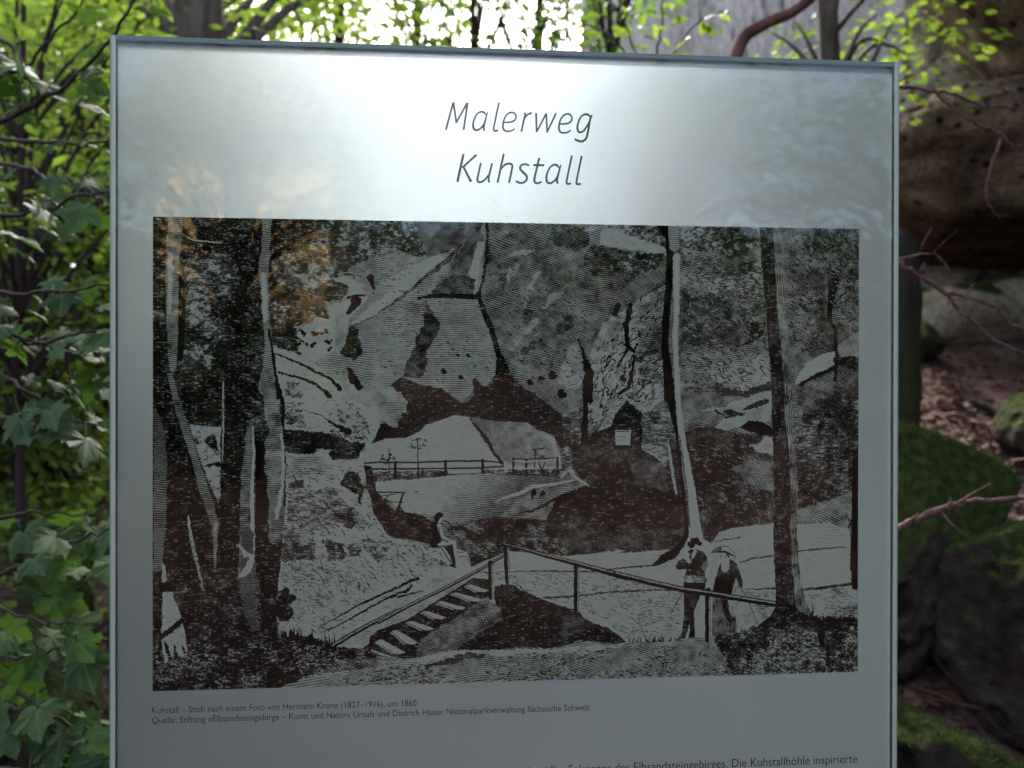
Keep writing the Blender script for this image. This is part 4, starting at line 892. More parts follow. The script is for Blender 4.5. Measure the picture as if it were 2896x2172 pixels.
    line('D', [(1080, -60, 130), (1090, 80, 150), (1100, 260, 120), (1140, 420, 110), (1120, 560, 150), (1130, 800, 160), (1150, 1000, 150), (1140, 1180, 130), (1130, 1400, 110)], .42, 4, mode='line', ang=5, per=7, lowamp=.2, amp=.3)
    line('D', [(1180, 480, 30), (1205, 700, 26), (1195, 950, 34), (1160, 1100, 40), (1140, 1220, 30)], .95, 4)
    lines('A', [[(1070, 1050, 22), (1110, 1250, 24), (1140, 1480, 28), (1160, 1659, 30)]], .06, 3)
    lines('D', [[(1150, 0, 20), (1190, 160, 40), (1210, 380, 20)], [(1225, 500, 14), (1222, 800, 10), (1215, 1100, 16)]], .06, 3)
    lines('D', [[(350, 1200, 16), (370, 1330, 26), (395, 1460, 30), (430, 1620, 26)]], .8, 2, mode='tick')
    lines('G', [[(410, 240, 26), (440, 380, 24), (490, 600, 12)], [(598, 0, 16), (598, 300, 12)]], .7, 3, mode='tick')
    # dark bank at the bottom left, the small window beside the trunk, the bush
    area([('G', (0, 940), (620, 1000), (1000, 960), (1250, 1010), (1450, 1000), (1660, 1100), (1850, 1120), (2060, 1170)), ('H', (0, 1240),), ('G', (1800, 1290), (1450, 1350), (1150, 1480), (0, 1600))], .2, 4, ang=6, per=7, mode='tick', lowamp=.14)
    area([('G', (1480, 1330), (1800, 1200), (2212, 1160)), ('H', (100, 1200), (0, 1300)), ('G', (1700, 1420))], .4, 8, ang=-24, per=7.2, mode='cross')
    area([('G', (125, 620), (205, 600), (290, 840), (330, 1000), (345, 1200), (250, 1180), (140, 1260), (112, 970))], .95, 3, mode='tick', lowamp=.05)
    lines('G', [[(120, 1010, 50), (300, 870, 44)], [(150, 1060, 18), (190, 1200, 40)], [(230, 1090, 20), (240, 1190, 34)], [(300, 1090, 16), (330, 1180, 30)]], .07, 3)
    area([('G', (118, 350), (150, 380), (160, 520), (118, 520))], .9, 2)
    line('G', [(110, 560, 70), (220, 570, 50)], .03, 2)
    area([('G', (1150, 620), (1230, 570), (1300, 640), (1320, 690), (1270, 720), (1310, 800), (1240, 870), (1190, 890), (1140, 800))], .07, 6, mode='leaf')
    for q in range(34):
        px = 1180+rng.rand()*520; py = 985+(px-1180)*.22
        line('G', [(px, py+26, 22), (px+rng.uniform(-22, 22), py-rng.uniform(20, 110), 4)], .07, 1.5)
    for q in range(16):
        px = 1160+rng.rand()*120; py = 880+rng.rand()*60
        line('G', [(px, py+20, 12), (px+rng.uniform(0, 60), py-20, 4)], .95, 1.5)

    # ---- the bank in front, the mound and the steps -----------------------------------
    area([('G', (1000, 1600), (1200, 1450), (1500, 1350), (1900, 1300), (2212, 1250)), ('H', (0, 1240), (340, 1195), (680, 1130), (1000, 1130), (1600, 1112), (1800, 1050), (2212, 1075)), ('I', (100, 1070), (600, 1040), (850, 1010), (1080, 975), (1280, 905), (1480, 800), (2212, 860), (2212, 1600))], .66, 3, ang=-8, per=8, lowamp=.16, amp=.2)
    area([('H', (340, 1200), (680, 1140), (1000, 1135), (1300, 1130), (1700, 1110), (2212, 1090), (2212, 1150), (1700, 1180), (900, 1190), (400, 1260))], .93, 6, ang=4, mode='tick')
    lines('H', [[(420, 1280, 20), (640, 1230, 50), (800, 1180, 50), (940, 1190, 30)]], .3, 6, mode='cross', ang=30, per=6)
    area([('I', (-700, 1180), (0, 1120), (300, 1060), (700, 1050), (1000, 1150), (1200, 1400), (-700, 1600))], .64, 8, ang=22, per=8, lowamp=.16)
    area([('I', (850, 1010), (1080, 975), (1280, 905), (1480, 800), (1700, 830), (2212, 850), (2212, 1600), (1150, 1600), (980, 1200))], .3, 6, ang=26, per=8, mode='tick', lowamp=.2)
    area([('I', (1450, 800), (1760, 830), (2212, 840), (2212, 960), (1700, 960), (1400, 900))], .14, 6, mode='tick')
    for q in range(60):
        px = rng.choice([100+rng.rand()*500, 1700+rng.rand()*450]); py = (1055-(px-100)*.04) if px < 700 else 850
        line('I', [(px, py+10, 12), (px+rng.uniform(-14, 14), py-rng.uniform(10, 50), 4)], .08, 1)
    lines('I', [[(1750, 850, 20), (1770, 760, 10), (1755, 690, 4)], [(1730, 850, 14), (1760, 780, 6)]], .08, 1)
    ticks([('G', (1300, 1480), (2212, 1260)), ('H', (1800, 1130), (2212, 1100)), ('I', (900, 1080), (1100, 1380), (0, 1390))], 900, 20, 3, .1, -4); ticks([('I', (1000, 1050), (2160, 900), (2160, 1330), (1150, 1380))], 260, 16, 4, .8, 20)
    ticks([('G', (60, 1050), (1600, 1080), (2100, 1200), (1200, 1460), (60, 1480))], 420, 14, 3, .72, -10)
    area([('H', (1035, 560), (1140, 530), (1230, 540), (1490, 690), (1640, 740), (1790, 770), (1830, 840), (1930, 890), (2050, 930), (2220, 1060), (2100, 1075), (1800, 1050), (1600, 1112), (1300, 1100), (1000, 1132), (700, 1132), (680, 1090), (900, 850), (1080, 780), (1030, 680))], .1, 2.5, ang=14, per=6.6, lowamp=.1, amp=.14)
    area([('H', (335, 1060), (500, 950), (720, 830), (950, 760), (1090, 750), (1110, 850), (930, 960), (700, 1120), (330, 1200))], .52, 4, ang=14, per=8, mode='cross', lowamp=.2)
    area([('H', (1640, 830), (1830, 850), (1850, 960), (1640, 1010))], .32, 5, mode='cross', per=6)
    line('H', [(1050, 545, 10), (1150, 530, 20), (1230, 560, 14), (1480, 680, 10)], .85, 3, mode='tick')
    area([('H', (850, 485), (1000, 505), (1010, 640), (900, 690), (700, 840), (500, 950), (370, 1050), (330, 1195), (240, 1215), (-90, 1140), (-80, 1010), (0, 950), (260, 860), (600, 640))], .05, 1.5, ang=14, per=7, lowamp=.05)
    for a, b in (((775, 556), (990, 600)), ((645, 624), (930, 682)), ((515, 704), (785, 752)), ((375, 788), (610, 842)), ((248, 880), (500, 940)), ((108, 962), (356, 1066)), ((-25, 1046), (240, 1152))):
        area([('H', (a[0], a[1]), (a[0]+60, a[1]-8), (b[0], b[1]), (b[0]-50, b[1]+18), (b[0]-110, b[1]+8))], 1.0, 1.2, **FL)
        line('H', [(a[0]-2, a[1]+10, 9), (b[0]-120, b[1]+16, 9)], .75, 1)
    lines('G', [[(2030, 1060, 26), (2212, 1120, 26)], [(1990, 1130, 14), (2150, 1190, 14)]], .9, 1)
    line('G', [(1930, 1110, 20), (2212, 930, 18)], .08, 1.2); line('H', [(0, 962, 14), (260, 862, 10), (560, 680, 8), (860, 484, 8)], .08, 1.2)
    # rails and posts
    def rail(panel, pts, light=True):
        line(panel, pts, .03, .8)
        if light: line(panel, [(x+3, y-w*.18, w*.24) for x, y, w in pts], .8, .8, mode='tick')
    rail('G', [(1640, 1098, 46), (1800, 1000, 44), (2000, 890, 40), (2212, 780, 36)])
    rail('H', [(0, 880, 36), (300, 720, 34), (600, 575, 32), (900, 415, 30), (1118, 288, 28)])
    for panel, pts in (('H', [(1000, 350, 42), (1002, 500, 42), (1004, 660, 42)]), ('H', [(1142, 200, 48), (1145, 360, 46), (1152, 520, 40)]), ('H', [(1770, 370, 50), (1768, 560, 48), (1768, 770, 46)]), ('I', [(826, 600, 54), (826, 800, 52), (826, 1040, 52)])):
        line(panel, pts, .03, .8); line(panel, [(x+w*.32, y+20, w*.2) for x, y, w in pts], .8, .8, mode='tick')
    rail('H', [(1110, 182, 18), (1300, 232, 28), (1500, 290, 36), (1800, 366, 48), (2212, 480, 56)])

    # ---- the couple and the child -----------------------------------------------------
    area([('J', (380, 885), (500, 900), (490, 1180), (430, 1400), (398, 1500), (310, 1505), (362, 1420), (388, 1200))], .08, .8, mode='vert', ang=70, lowamp=.05)
    area([('J', (420, 890), (605, 925), (560, 1040), (515, 1150), (522, 1250), (530, 1490), (440, 1500), (462, 1400), (455, 1200))], .1, .8, mode='line', ang=30, per=5, lowamp=.05)
    area([('J', (385, 765), (670, 770), (655, 890), (372, 895))], .05, .8, **FL)
    area([('J', (560, 338), (640, 372), (690, 440), (697, 540), (655, 640), (662, 695), (405, 692), (418, 592), (300, 605), (276, 565), (310, 492), (380, 455), (470, 510), (455, 430), (490, 360), (530, 330))], .06, .8, ang=28, per=5, lowamp=.05)
    area([('J', (640, 520), (690, 470), (690, 560), (655, 620), (600, 580))], .4, .8, ang=30, per=5)
    area([('J', (395, 678), (520, 668), (682, 700), (688, 762), (500, 772), (384, 766))], .58, .8, mode='tick', lowamp=.05)
    area([('J', (520, 330), (558, 360), (520, 440), (490, 470), (480, 420))], .9, .6, **FL)
    lines('J', [[(380, 440, 20), (420, 470, 34), (455, 505, 40)], [(470, 470, 16), (480, 500, 20)], [(400, 420, 12), (430, 450, 16)]], .95, .6)
    area([('J', (425, 275), (440, 240), (468, 235), (470, 190), (570, 182), (592, 232), (628, 258), (600, 298), (540, 272), (520, 310), (470, 330), (450, 300))], .03, .7, **FL)
    area([('J', (525, 280), (560, 272), (572, 315), (530, 318))], 1.0, .5, **FL)
    line('J', [(460, 370, 40), (500, 340, 30), (520, 300, 30)], .05, .6)
    lines('J', [[(380, 870, 12), (300, 1020, 12), (210, 1190, 6)]], .1, .6)
    area([('J', (960, 985), (1040, 900), (1060, 720), (1120, 800), (1210, 960), (1270, 1130), (1340, 1312), (1250, 1352), (1080, 1385), (1030, 1200))], .92, .8, mode='vert', ang=78, per=6, lowamp=.05, warp=3)
    area([('J', (770, 955), (960, 985), (980, 1150), (1070, 1260), (1075, 1420), (900, 1450), (748, 1468), (752, 1200))], .36, .8, mode='vert', ang=84, per=5, lowamp=.1, warp=3)
    area([('J', (880, 980), (960, 990), (965, 1150), (1000, 1230), (1060, 1215), (1050, 1270), (960, 1285), (900, 1180))], .1, .8, mode='tick')
    area([('J', (980, 455), (1080, 535), (1112, 640), (1152, 745), (1150, 842), (1100, 800), (1062, 705), (1030, 830), (1010, 930), (755, 890), (795, 720), (832, 600), (868, 500), (885, 620), (930, 645), (975, 600))], .2, .8, ang=26, per=5.4, lowamp=.1)
    area([('J', (800, 700), (900, 690), (1010, 760), (1020, 840), (1000, 930), (760, 890))], .07, .8, **FL)
    area([('J', (878, 455), (985, 460), (972, 570), (932, 625), (868, 602))], 1.0, .8, **FL)
    area([('J', (858, 385), (930, 395), (938, 450), (890, 462), (862, 420))], 1.0, .6, **FL)
    area([('J', (745, 365), (800, 312), (870, 292), (960, 300), (1010, 350), (1070, 410), (1060, 436), (980, 400), (850, 360), (800, 386), (755, 386))], .85, .6, **FL)
    area([('J', (745, 365), (800, 312), (870, 300), (880, 350), (800, 386), (755, 386))], .3, .6, mode='line', per=4)
    lines('J', [[(840, 372, 26), (920, 366, 30), (990, 402, 24), (1062, 436, 12)], [(870, 296, 8), (960, 296, 7), (1000, 340, 6), (1060, 405, 5)], [(950, 385, 34), (968, 430, 24)], [(1100, 800, 9), (1200, 950, 9), (1270, 1120, 9), (1340, 1312, 9)], [(1040, 910, 8), (1060, 850, 8), (1110, 810, 8)], [(860, 410, 8), (872, 450, 8)], [(930, 420, 8), (935, 450, 8)]], .05, .6)
    rail('I', [(0, 448, 50), (300, 525, 54), (600, 590, 56), (860, 628, 56), (1100, 668, 54), (1430, 722, 54)])
    # the dark trunk on the right, with its root
    area([('C', (1285, 60), (1310, 500), (1340, 800), (1360, 1100), (1382, 1400)), ('F', (1390, 0), (1402, 400), (1412, 800), (1422, 1100), (1410, 1400)), ('I', (1412, 200), (1432, 600), (1432, 740), (1380, 830), (1280, 905), (1500, 880), (1760, 850), (1700, 700), (1655, 500)), ('F', (1640, 1600), (1612, 1200), (1602, 900), (1600, 300), (1570, 0)),
          ('C', (1550, 1300), (1522, 900), (1500, 600), (1480, 60))], .06, 1.5, mode='vert', ang=85, per=6, lowamp=.06, warp=3)
    area([('C', (1400, 60), (1480, 60), (1500, 600), (1522, 900), (1550, 1300)), ('F', (1570, 0), (1600, 300), (1602, 900), (1612, 1200), (1640, 1600)), ('I', (1655, 500), (1700, 700), (1740, 840), (1620, 760), (1580, 400)), ('F', (1565, 1300), (1560, 800), (1520, 300), (1510, 0)), ('C', (1490, 1300), (1450, 900), (1430, 500))], .42, 2, mode='vert', ang=84, per=6.5, lowamp=.3, amp=.35, warp=3)
    # the pale birch
    line('C', [(420, 60, 130), (470, 240, 60), (490, 420, 70), (478, 640, 70), (455, 900, 66), (442, 1200, 66), (465, 1400, 80), (480, 1659, 90)], .05, 2)
    line('F', [(490, 0, 90), (510, 250, 60), (560, 500, 40), (600, 900, 40), (640, 1300, 50), (640, 1420, 80)], .05, 3)
    line('C', [(520, 60, 96), (525, 300, 96)], .66, 1.5, mode='line', ang=0, per=7)
    line('C', [(545, 400, 66), (545, 600, 58), (548, 900, 48), (532, 1100, 46), (540, 1300, 48), (552, 1500, 46), (555, 1659, 44)], 1.0, 2, amp=.1)
    line('F', [(550, 0, 46), (568, 250, 50), (588, 450, 60), (620, 650, 70), (648, 850, 86), (682, 1050, 98), (706, 1250, 108), (716, 1350, 116)], 1.0, 2, amp=.1)
    area([('F', (664, 1300), (766, 1300), (790, 1400), (850, 1440), (900, 1480), (600, 1500), (655, 1380))], 1.0, 2, **FL)
    line('F', [(570, 480, 16), (600, 700, 14), (640, 1000, 20), (665, 1300, 12)], .4, 2, mode='tick')
    # man's hat sits over the birch
    area([('J', (425, 275), (440, 240), (468, 235), (470, 190), (570, 182), (592, 232), (628, 258), (600, 298), (540, 272), (520, 310), (470, 330), (450, 300))], .03, .7, **FL)
    area([('J', (525, 280), (560, 272), (572, 315), (530, 318))], 1.0, .5, **FL)
    # seated child
    area([('E', (470, 1240), (520, 1255), (545, 1300), (560, 1420), (520, 1480), (455, 1475), (478, 1380))], .04, .8, **FL)
    line('E', [(540, 1280, 34), (556, 1340, 36), (570, 1385, 34), (625, 1412, 26)], .98, .6)
    area([('E', (520, 1452), (560, 1428), (640, 1412), (692, 1415), (692, 1440), (625, 1462), (545, 1468))], .98, .6, **FL)
    lines('E', [[(540, 1300, 6), (545, 1360, 6), (570, 1410, 8), (620, 1425, 8)], [(530, 1470, 10), (640, 1460, 8), (690, 1440, 6)], [(590, 1370, 8), (640, 1400, 8)]], .06, .5)
    area([('E', (590, 1475), (660, 1458), (700, 1640), (650, 1650))], .05, .6, **FL)
    line('E', [(575, 1485, 24), (620, 1550, 32), (648, 1620, 20)], .95, .6)
    line('E', [(678, 1448, 26), (690, 1540, 28), (702, 1620, 22)], .95, .6)
    area([('E', (685, 1625), (745, 1615), (735, 1635), (695, 1652))], .98, .5, **FL)
    lines('E', [[(640, 1640, 12), (690, 1655, 14)], [(560, 1480, 8), (640, 1600, 10), (650, 1640, 10)]], .05, .5)
    area([('E', (500, 1215), (505, 1180), (540, 1160), (580, 1175), (575, 1200), (552, 1215), (530, 1258), (500, 1262))], .03, .6, **FL)
    area([('E', (550, 1215), (578, 1205), (582, 1232), (560, 1252), (530, 1258))], 1.0, .5, **FL)
    area([('E', (700, 1490), (740, 1500), (780, 1520), (795, 1560), (720, 1560))], 1.0, .8, **FL)
    lines('E', [[(715, 1562, 8), (790, 1560, 8)], [(700, 1520, 6), (760, 1520, 6)], [(790, 1570, 6), (825, 1640, 6)]], .12, .6)
    return np.clip(img, 0, 1)

img = bpy.data.images.new('engraving', EW, EH); img.colorspace_settings.name = 'Non-Color'
a = np.ones((EH, EW, 4), np.float32); a[:, :, :3] = engraving()[::-1, :, None]
img.pixels.foreach_set(a.ravel()); img.update()
mt, N, L, o = new_mat('engraving_print')
ti = N('ShaderNodeTexImage'); ti.image = img; ti.extension = 'EXTEND'; tc = N('ShaderNodeTexCoord'); L(tc.outputs['UV'], ti.inputs[0])
r = ramp(N, [(.0, (.012, .009, .0085)), (1, (.80, .85, .76))]); L(ti.outputs[0], r.inputs[0])
d = N('ShaderNodeBsdfDiffuse'); L(r.outputs[0], d.inputs[0]); L(d.outputs[0], o.inputs[0])
M['print'] = mt
me = bpy.data.meshes.new('engraved_print')
me.from_pydata([(PU0, 0, PV0), (PU1, 0, PV0), (PU1, 0, PV1), (PU0, 0, PV1), (PU0, .0006, PV0), (PU1, .0006, PV0), (PU1, .0006, PV1), (PU0, .0006, PV1)], [],
               [(0, 1, 2, 3), (5, 4, 7, 6), (3, 2, 6, 7), (1, 0, 4, 5), (0, 3, 7, 4), (2, 1, 5, 6)])
uv = me.uv_layers.new(name='UVMap')
vu = {0: (0, 0), 1: (1, 0), 2: (1, 1), 3: (0, 1), 4: (0, 0), 5: (1, 0), 6: (1, 1), 7: (0, 1)}
for lp in me.loops: uv.data[lp.index].uv = vu[lp.vertex_index]
me.materials.append(mt); me.update()
e = link(bpy.data.objects.new('engraved_print', me), board); e['label'] = 'old engraving of a rock arch with steps, rail and walkers'

# heading letters, drawn stroke by stroke
def T(p): return on_board(1200+p[0]*540/2212, 240+p[1]*540/2212)
def stroke_letter(name, strokes):
    mb = MB()
    for j, st in enumerate(strokes):
        dep = -.0003-.00005*j
        pts = catmull([q if len(q) == 3 else (q[0], q[1], 22) for q in st], 5) if len(st) > 2 else [np.array(q if len(q) == 3 else (q[0], q[1], 22), float) for q in st]
        V_ = []
        for i, p in enumerate(pts):
            tg = pts[min(i+1, len(pts)-1)][:2]-pts[max(i-1, 0)][:2]; tg = tg/(np.hypot(*tg)+1e-9)
            nn = np.array([-tg[1], tg[0]])*p[2]*.57
            for s in (1, -1):
                q = T(p[:2]+s*nn); V_.append((q.x, dep, q.z))
        F_ = [(2*i, 2*i+2, 2*i+3, 2*i+1) for i in range(len(pts)-1)]
        mb.add(V_, F_)
    return mb.build(name, M['ink'], board)
def sh(st, dx, dy): return [[(q[0]+dx, q[1]+dy)+tuple(q[2:]) for q in s] for s in st]
L_a = [[(712, 350, 10), (692, 322, 24), (655, 313, 20), (612, 338, 18), (582, 392, 20), (566, 450, 22), (572, 505, 24), (602, 527, 22), (642, 512, 20), (682, 470, 18), (704, 412, 12)], [(732, 314, 14), (710, 400, 20), (688, 488, 22), (697, 534, 20)]]
L_e = [[(914, 437, 16), (1000, 432, 20), (1048, 408, 20), (1061, 362, 18), (1036, 326, 20), (990, 324, 20), (945, 360, 18), (916, 430, 20), (912, 492, 22), (930, 530, 22), (975, 540, 20), (1018, 529, 18), (1048, 508, 16)]]
L_l = [[(865, 204, 20), (830, 370, 20), (805, 500, 20), (812, 533, 22), (856, 528, 20)]]
L_g = [[(1925, 380, 10), (1902, 350, 24), (1860, 343, 22), (1816, 370, 18), (1786, 430, 20), (1772, 490, 22), (1782, 537, 24), (1806, 551, 22), (1842, 535, 20), (1882, 482, 18), (1908, 430, 12)], [(1944, 346, 16), (1918, 410, 22), (1892, 560, 22), (1872, 622, 22), (1838, 652, 24), (1800, 655, 24), (1740, 630, 24)]]
for ltr in ([[(250, 522), (335, 203)], [(337, 203, 24), (372, 446, 20)], [(366, 444, 20), (500, 207, 22)], [(502, 207), (455, 526)]], L_a, L_l, L_e,
            [[(1157, 322), (1166, 350), (1148, 430), (1124, 545)], [(1158, 400, 10), (1196, 346, 20), (1246, 327, 24)]],
            [[(1295, 328, 24), (1300, 550, 18)], [(1299, 550, 18), (1412, 332, 20)], [(1412, 332, 20), (1422, 554, 18)], [(1420, 554, 18), (1525, 331, 20)]], sh(L_e, 648, 18), L_g,
            [[(454, 802, 26), (384, 1126, 26)], [(604, 810, 24), (440, 962, 22)], [(455, 955, 22), (542, 1124, 28)]],
            [[(655, 905, 20), (616, 1088, 22), (626, 1122, 24), (656, 1127, 22), (702, 1098, 20), (746, 1040, 14)], [(785, 907, 20), (760, 1010, 22), (745, 1085, 22), (751, 1132, 22)]],
            [[(920, 800, 22), (848, 1136, 22)], [(882, 990, 10), (930, 930, 22), (986, 913, 24), (1018, 934, 22), (1010, 1000, 22), (980, 1138, 22)]],
            [[(1216, 936, 22), (1165, 919, 22), (1120, 936, 22), (1112, 976, 24), (1150, 1020, 26), (1186, 1060, 24), (1180, 1108, 22), (1136, 1136, 22), (1092, 1132, 22), (1060, 1114, 22)]],
            [[(1330, 847, 22), (1300, 980, 22), (1274, 1092, 24), (1284, 1132, 24), (1318, 1140, 22), (1360, 1122, 18)], [(1262, 931, 24), (1390, 932, 22)]],
            sh(L_a, 848, 614), sh(L_l, 844, 615), sh(L_l, 958, 618)):
    stroke_letter('letter', ltr)
# small print
def text_line(name, body, p0, p1, label, xs=None):
    cu = bpy.data.curves.new(name, 'FONT'); cu.body = body; cu.size = 1; cu.resolution_u = 3
    ob = bpy.data.objects.new('tmp', cu); COL.objects.link(ob)
    dg = bpy.context.evaluated_depsgraph_get(); me = bpy.data.meshes.new_from_object(ob.evaluated_get(dg))
    bpy.data.objects.remove(ob)
    a_, b_ = on_board(*p0), on_board(*p1)
    co = np.array([v.co[:] for v in me.vertices]); x0, x1 = co[:, 0].min(), co[:, 0].max()
    k = (b_.x-a_.x)/(x1-x0); ht = xs
    for v in me.vertices:
        u = (v.co.x-x0)*k
        v.co = Vector((a_.x+u, -.0004, a_.z+(b_.z-a_.z)*(u/(b_.x-a_.x))+v.co.y*ht))
    me.materials.clear(); me.materials.append(M['ink']); me.name = name
    e = link(bpy.data.objects.new(name, me), board); e['label'] = label
text_line('caption_text', 'Kuhstall – Stich nach einem Foto von Hermann Krone (1827–1916), um 1860', (430, 2017), (1178, 1996), 'upper line of the small caption under the print', .0090)
text_line('caption_text', 'Quelle: Stiftung »Elbsandsteingebirge – Kunst und Natur« Ursula und Dietrich Hasse; Nationalparkverwaltung Sächsische Schweiz', (430, 2046), (1667, 2008), 'lower line of the small caption under the print', .0090)
text_line('body_text', 'zweitgrößte Felsentor des Elbsandsteingebirges. Die Kuhstallhöhle inspirierte', (1440, 2194), (2424, 2156), 'first line of body text at the lower frame edge', .0128)
# clear round sticker, upper right
mb = MB()
c = on_board(2433, 285); R0 = .0118
ring = [(c.x+R0*k_*math.cos(a_*math.pi/20), -.0027, c.z+R0*k_*math.sin(a_*math.pi/20)) for k_ in (1, .93) for a_ in range(40)]
mb.add(ring, [(i, (i+1) % 40, 40+(i+1) % 40, 40+i) for i in range(40)])
mb.box((c.x-.0105, -.0028, c.z+.0012), (c.x+.0105, -.0025, c.z+.0018))
mt, N, L, o = new_mat('sticker_film'); d = N('ShaderNodeBsdfDiffuse'); d.inputs[0].default_value = (.5, .53, .55, 1); t_ = N('ShaderNodeBsdfTransparent'); m_ = N('ShaderNodeMixShader'); m_.inputs[0].default_value = .75
L(d.outputs[0], m_.inputs[1]); L(t_.outputs[0], m_.inputs[2]); L(m_.outputs[0], o.inputs[0])
e = mb.build('round_sticker', mt, board)

# ---------------------------------------------------------------- near plants on the left: maples with big leaves
MAPLE_ME = []
for k in range(8):
    v, f = maple_leaf(.1+.07*k, k)
    me = np_mesh('maple_leaf', v, f, M['maple_leaf'], False); MAPLE_ME.append(me)
BEECH_ME = []
for k in range(3):
    v, f = beech_leaf(); v = v.copy(); v[:, 2] += -.12*k*v[:, 0]**2
    BEECH_ME.append(np_mesh('beech_leaf', v, f, M['beech_leaf'], False))
def leaf_obj(name, me, root, pos, d, nrm, size):
    R = frames(np.array([d], float), np.array([nrm], float))[0]
    o = bpy.data.objects.new(name, me)
    mw = Matrix([[R[i, 0]*size, R[i, 1]*size, R[i, 2]*size, pos[i]-parent_loc(root)[i]] for i in range(3)]+[[0, 0, 0, 1]])
    o.matrix_local = mw
    link(o, root); o.matrix_basis = mw
    return o
def leafy_branch(root, pts, r0, nl, mes, name, size, droop=.5, hang=.0, twig='twig_dark', spread=.05, updir=(0, -.5, 1.0)):
    pts = [P3(*p) for p in pts]
    cp = catmull(pts, 5); cp = [c+np.array([rnd.gauss(0, .003) for _ in range(3)]) for c in cp]
    mb = MB(); mb.tube(cp, np.linspace(r0, r0*.35, len(cp)), 6); mb.build('branch', M[twig], root, True)
    n_ = len(cp)
    for i in range(nl):
        t_ = rnd.uniform(.12, 1)*(n_-1); k = min(int(t_), n_-2); p = np.array(cp[k])*(1-(t_-k))+np.array(cp[k+1])*(t_-k)
        tg = np.array(cp[k+1])-np.array(cp[k]); tg /= np.linalg.norm(tg)
        side = np.cross(tg, [0, 0, 1]); side /= np.linalg.norm(side)+1e-9
        s = 1 if i % 2 else -1
        d = tg*rnd.uniform(.2, .9)+side*s*rnd.uniform(.5, 1)+np.array([0, 0, -droop*rnd.uniform(.3, 1.3)])
        sz = size*rnd.uniform(.5, 1.25)
        q = p+d/np.linalg.norm(d)*sz*.5+np.array([rnd.gauss(0, spread) for _ in range(3)])*.4
        nr = np.array(updir)+np.array([rnd.gauss(0, .35) for _ in range(3)])
        leaf_obj(name, rnd.choice(mes), root, q, d, nr, sz)
def shrub(name, label, cat, base_px, d, top, r, mat, group=None):
    x, y = gxy(base_px, d); z = float(ground_h([x], [y])[0])
    root = empty(name, (x, y, z), label, cat, group)
    cp = catmull([(x, y, z-.05), (x+.03, y+.02, z+(top-z)*.5), (x-.02, y, top)], 6)
    mb = MB(); mb.tube(cp, np.linspace(r, r*.4, len(cp)), 8, rough=.06); mb.build('stem', M[mat], root, True)
    return root
ma = shrub('maple_sapling', 'maple sapling with large dark leaves reaching in high at the left picture edge', 'sapling', -160, 1.75, 3.2, .02, 'bark_dark', 'maple saplings left of the board')
for pts, r0, nl in (([(-160, 500, 1.75), (0, 345, 1.7), (160, 260, 1.65), (300, 130, 1.6), (390, -10, 1.55)], .007, 12), ([(-160, 330, 1.75), (0, 225, 1.7), (70, 190, 1.7), (160, 90, 1.7), (240, -10, 1.7)], .006, 9),
                    ([(-160, 640, 1.75), (0, 608, 1.6), (110, 598, 1.55), (240, 552, 1.5), (330, 548, 1.5)], .006, 9), ([(-160, 460, 1.75), (40, 462, 1.6), (140, 512, 1.55), (230, 530, 1.5), (270, 560, 1.5)], .005, 8),
                    ([(-160, 170, 1.75), (10, 118, 1.6), (60, 190, 1.6), (90, 260, 1.6)], .006, 6), ([(-160, 380, 1.75), (100, 400, 1.6), (240, 405, 1.55), (330, 400, 1.5)], .005, 7)):
    leafy_branch(ma, pts, r0, nl, MAPLE_ME, 'maple_leaf', .062)
mb_ = shrub('maple_sapling', 'maple sapling whose dark leaves hang at mid height left of the board', 'sapling', -120, 1.55, 1.95, .016, 'bark_dark', 'maple saplings left of the board')
for pts, r0, nl in (([(-120, 900, 1.55), (0, 930, 1.5), (110, 968, 1.5), (210, 945, 1.5), (320, 925, 1.5)], .006, 12), ([(-120, 960, 1.55), (0, 940, 1.5), (60, 975, 1.5), (130, 955, 1.55), (200, 945, 1.6)], .005, 5),
                    ([(-120, 1000, 1.55), (0, 1060, 1.45), (90, 1110, 1.4), (150, 1160, 1.4)], .005, 11), ([(-120, 1150, 1.55), (20, 1190, 1.45), (120, 1200, 1.4), (210, 1190, 1.4), (290, 1215, 1.4)], .005, 8), ([(180, 960, 1.6), (200, 1050, 1.6), (260, 1085, 1.6), (320, 1090, 1.6)], .004, 4),
                    ([(-120, 820, 1.55), (40, 830, 1.5), (200, 820, 1.5), (310, 800, 1.5)], .005, 11)):
    leafy_branch(mb_, pts, r0, nl, MAPLE_ME, 'maple_leaf', .066)
mc = shrub('maple_sapling', 'low maple sapling with broad dark leaves at the lower left corner', 'sapling', -110, 1.4, 1.15, .014, 'bark_dark', 'maple saplings left of the board')
for pts, r0, nl in (([(-110, 1650, 1.4), (20, 1620, 1.38), (150, 1560, 1.35), (240, 1520, 1.35), (312, 1494, 1.35)], .005, 9), ([(-110, 1700, 1.4), (0, 1720, 1.35), (120, 1760, 1.3), (220, 1760, 1.3)], .004, 6), ([(-110, 1900, 1.4), (0, 1940, 1.35), (110, 2000, 1.3), (150, 2060, 1.3), (190, 2172, 1.3)], .004, 12),
                    ([(-110, 2000, 1.4), (20, 1995, 1.35), (130, 2030, 1.3), (230, 2055, 1.3), (320, 2080, 1.3)], .005, 14), ([(-110, 1500, 1.4), (60, 1450, 1.45), (180, 1460, 1.45), (300, 1440, 1.45)], .004, 9), ([(-110, 2150, 1.4), (60, 2180, 1.25), (200, 2170, 1.25), (310, 2130, 1.25)], .004, 14),
                    ([(-110, 1850, 1.4), (100, 1850, 1.35), (220, 1800, 1.35), (320, 1740, 1.35)], .004, 9)):
    leafy_branch(mc, pts, r0, nl, MAPLE_ME, 'maple_leaf', .064, updir=(0, -.9, .8))
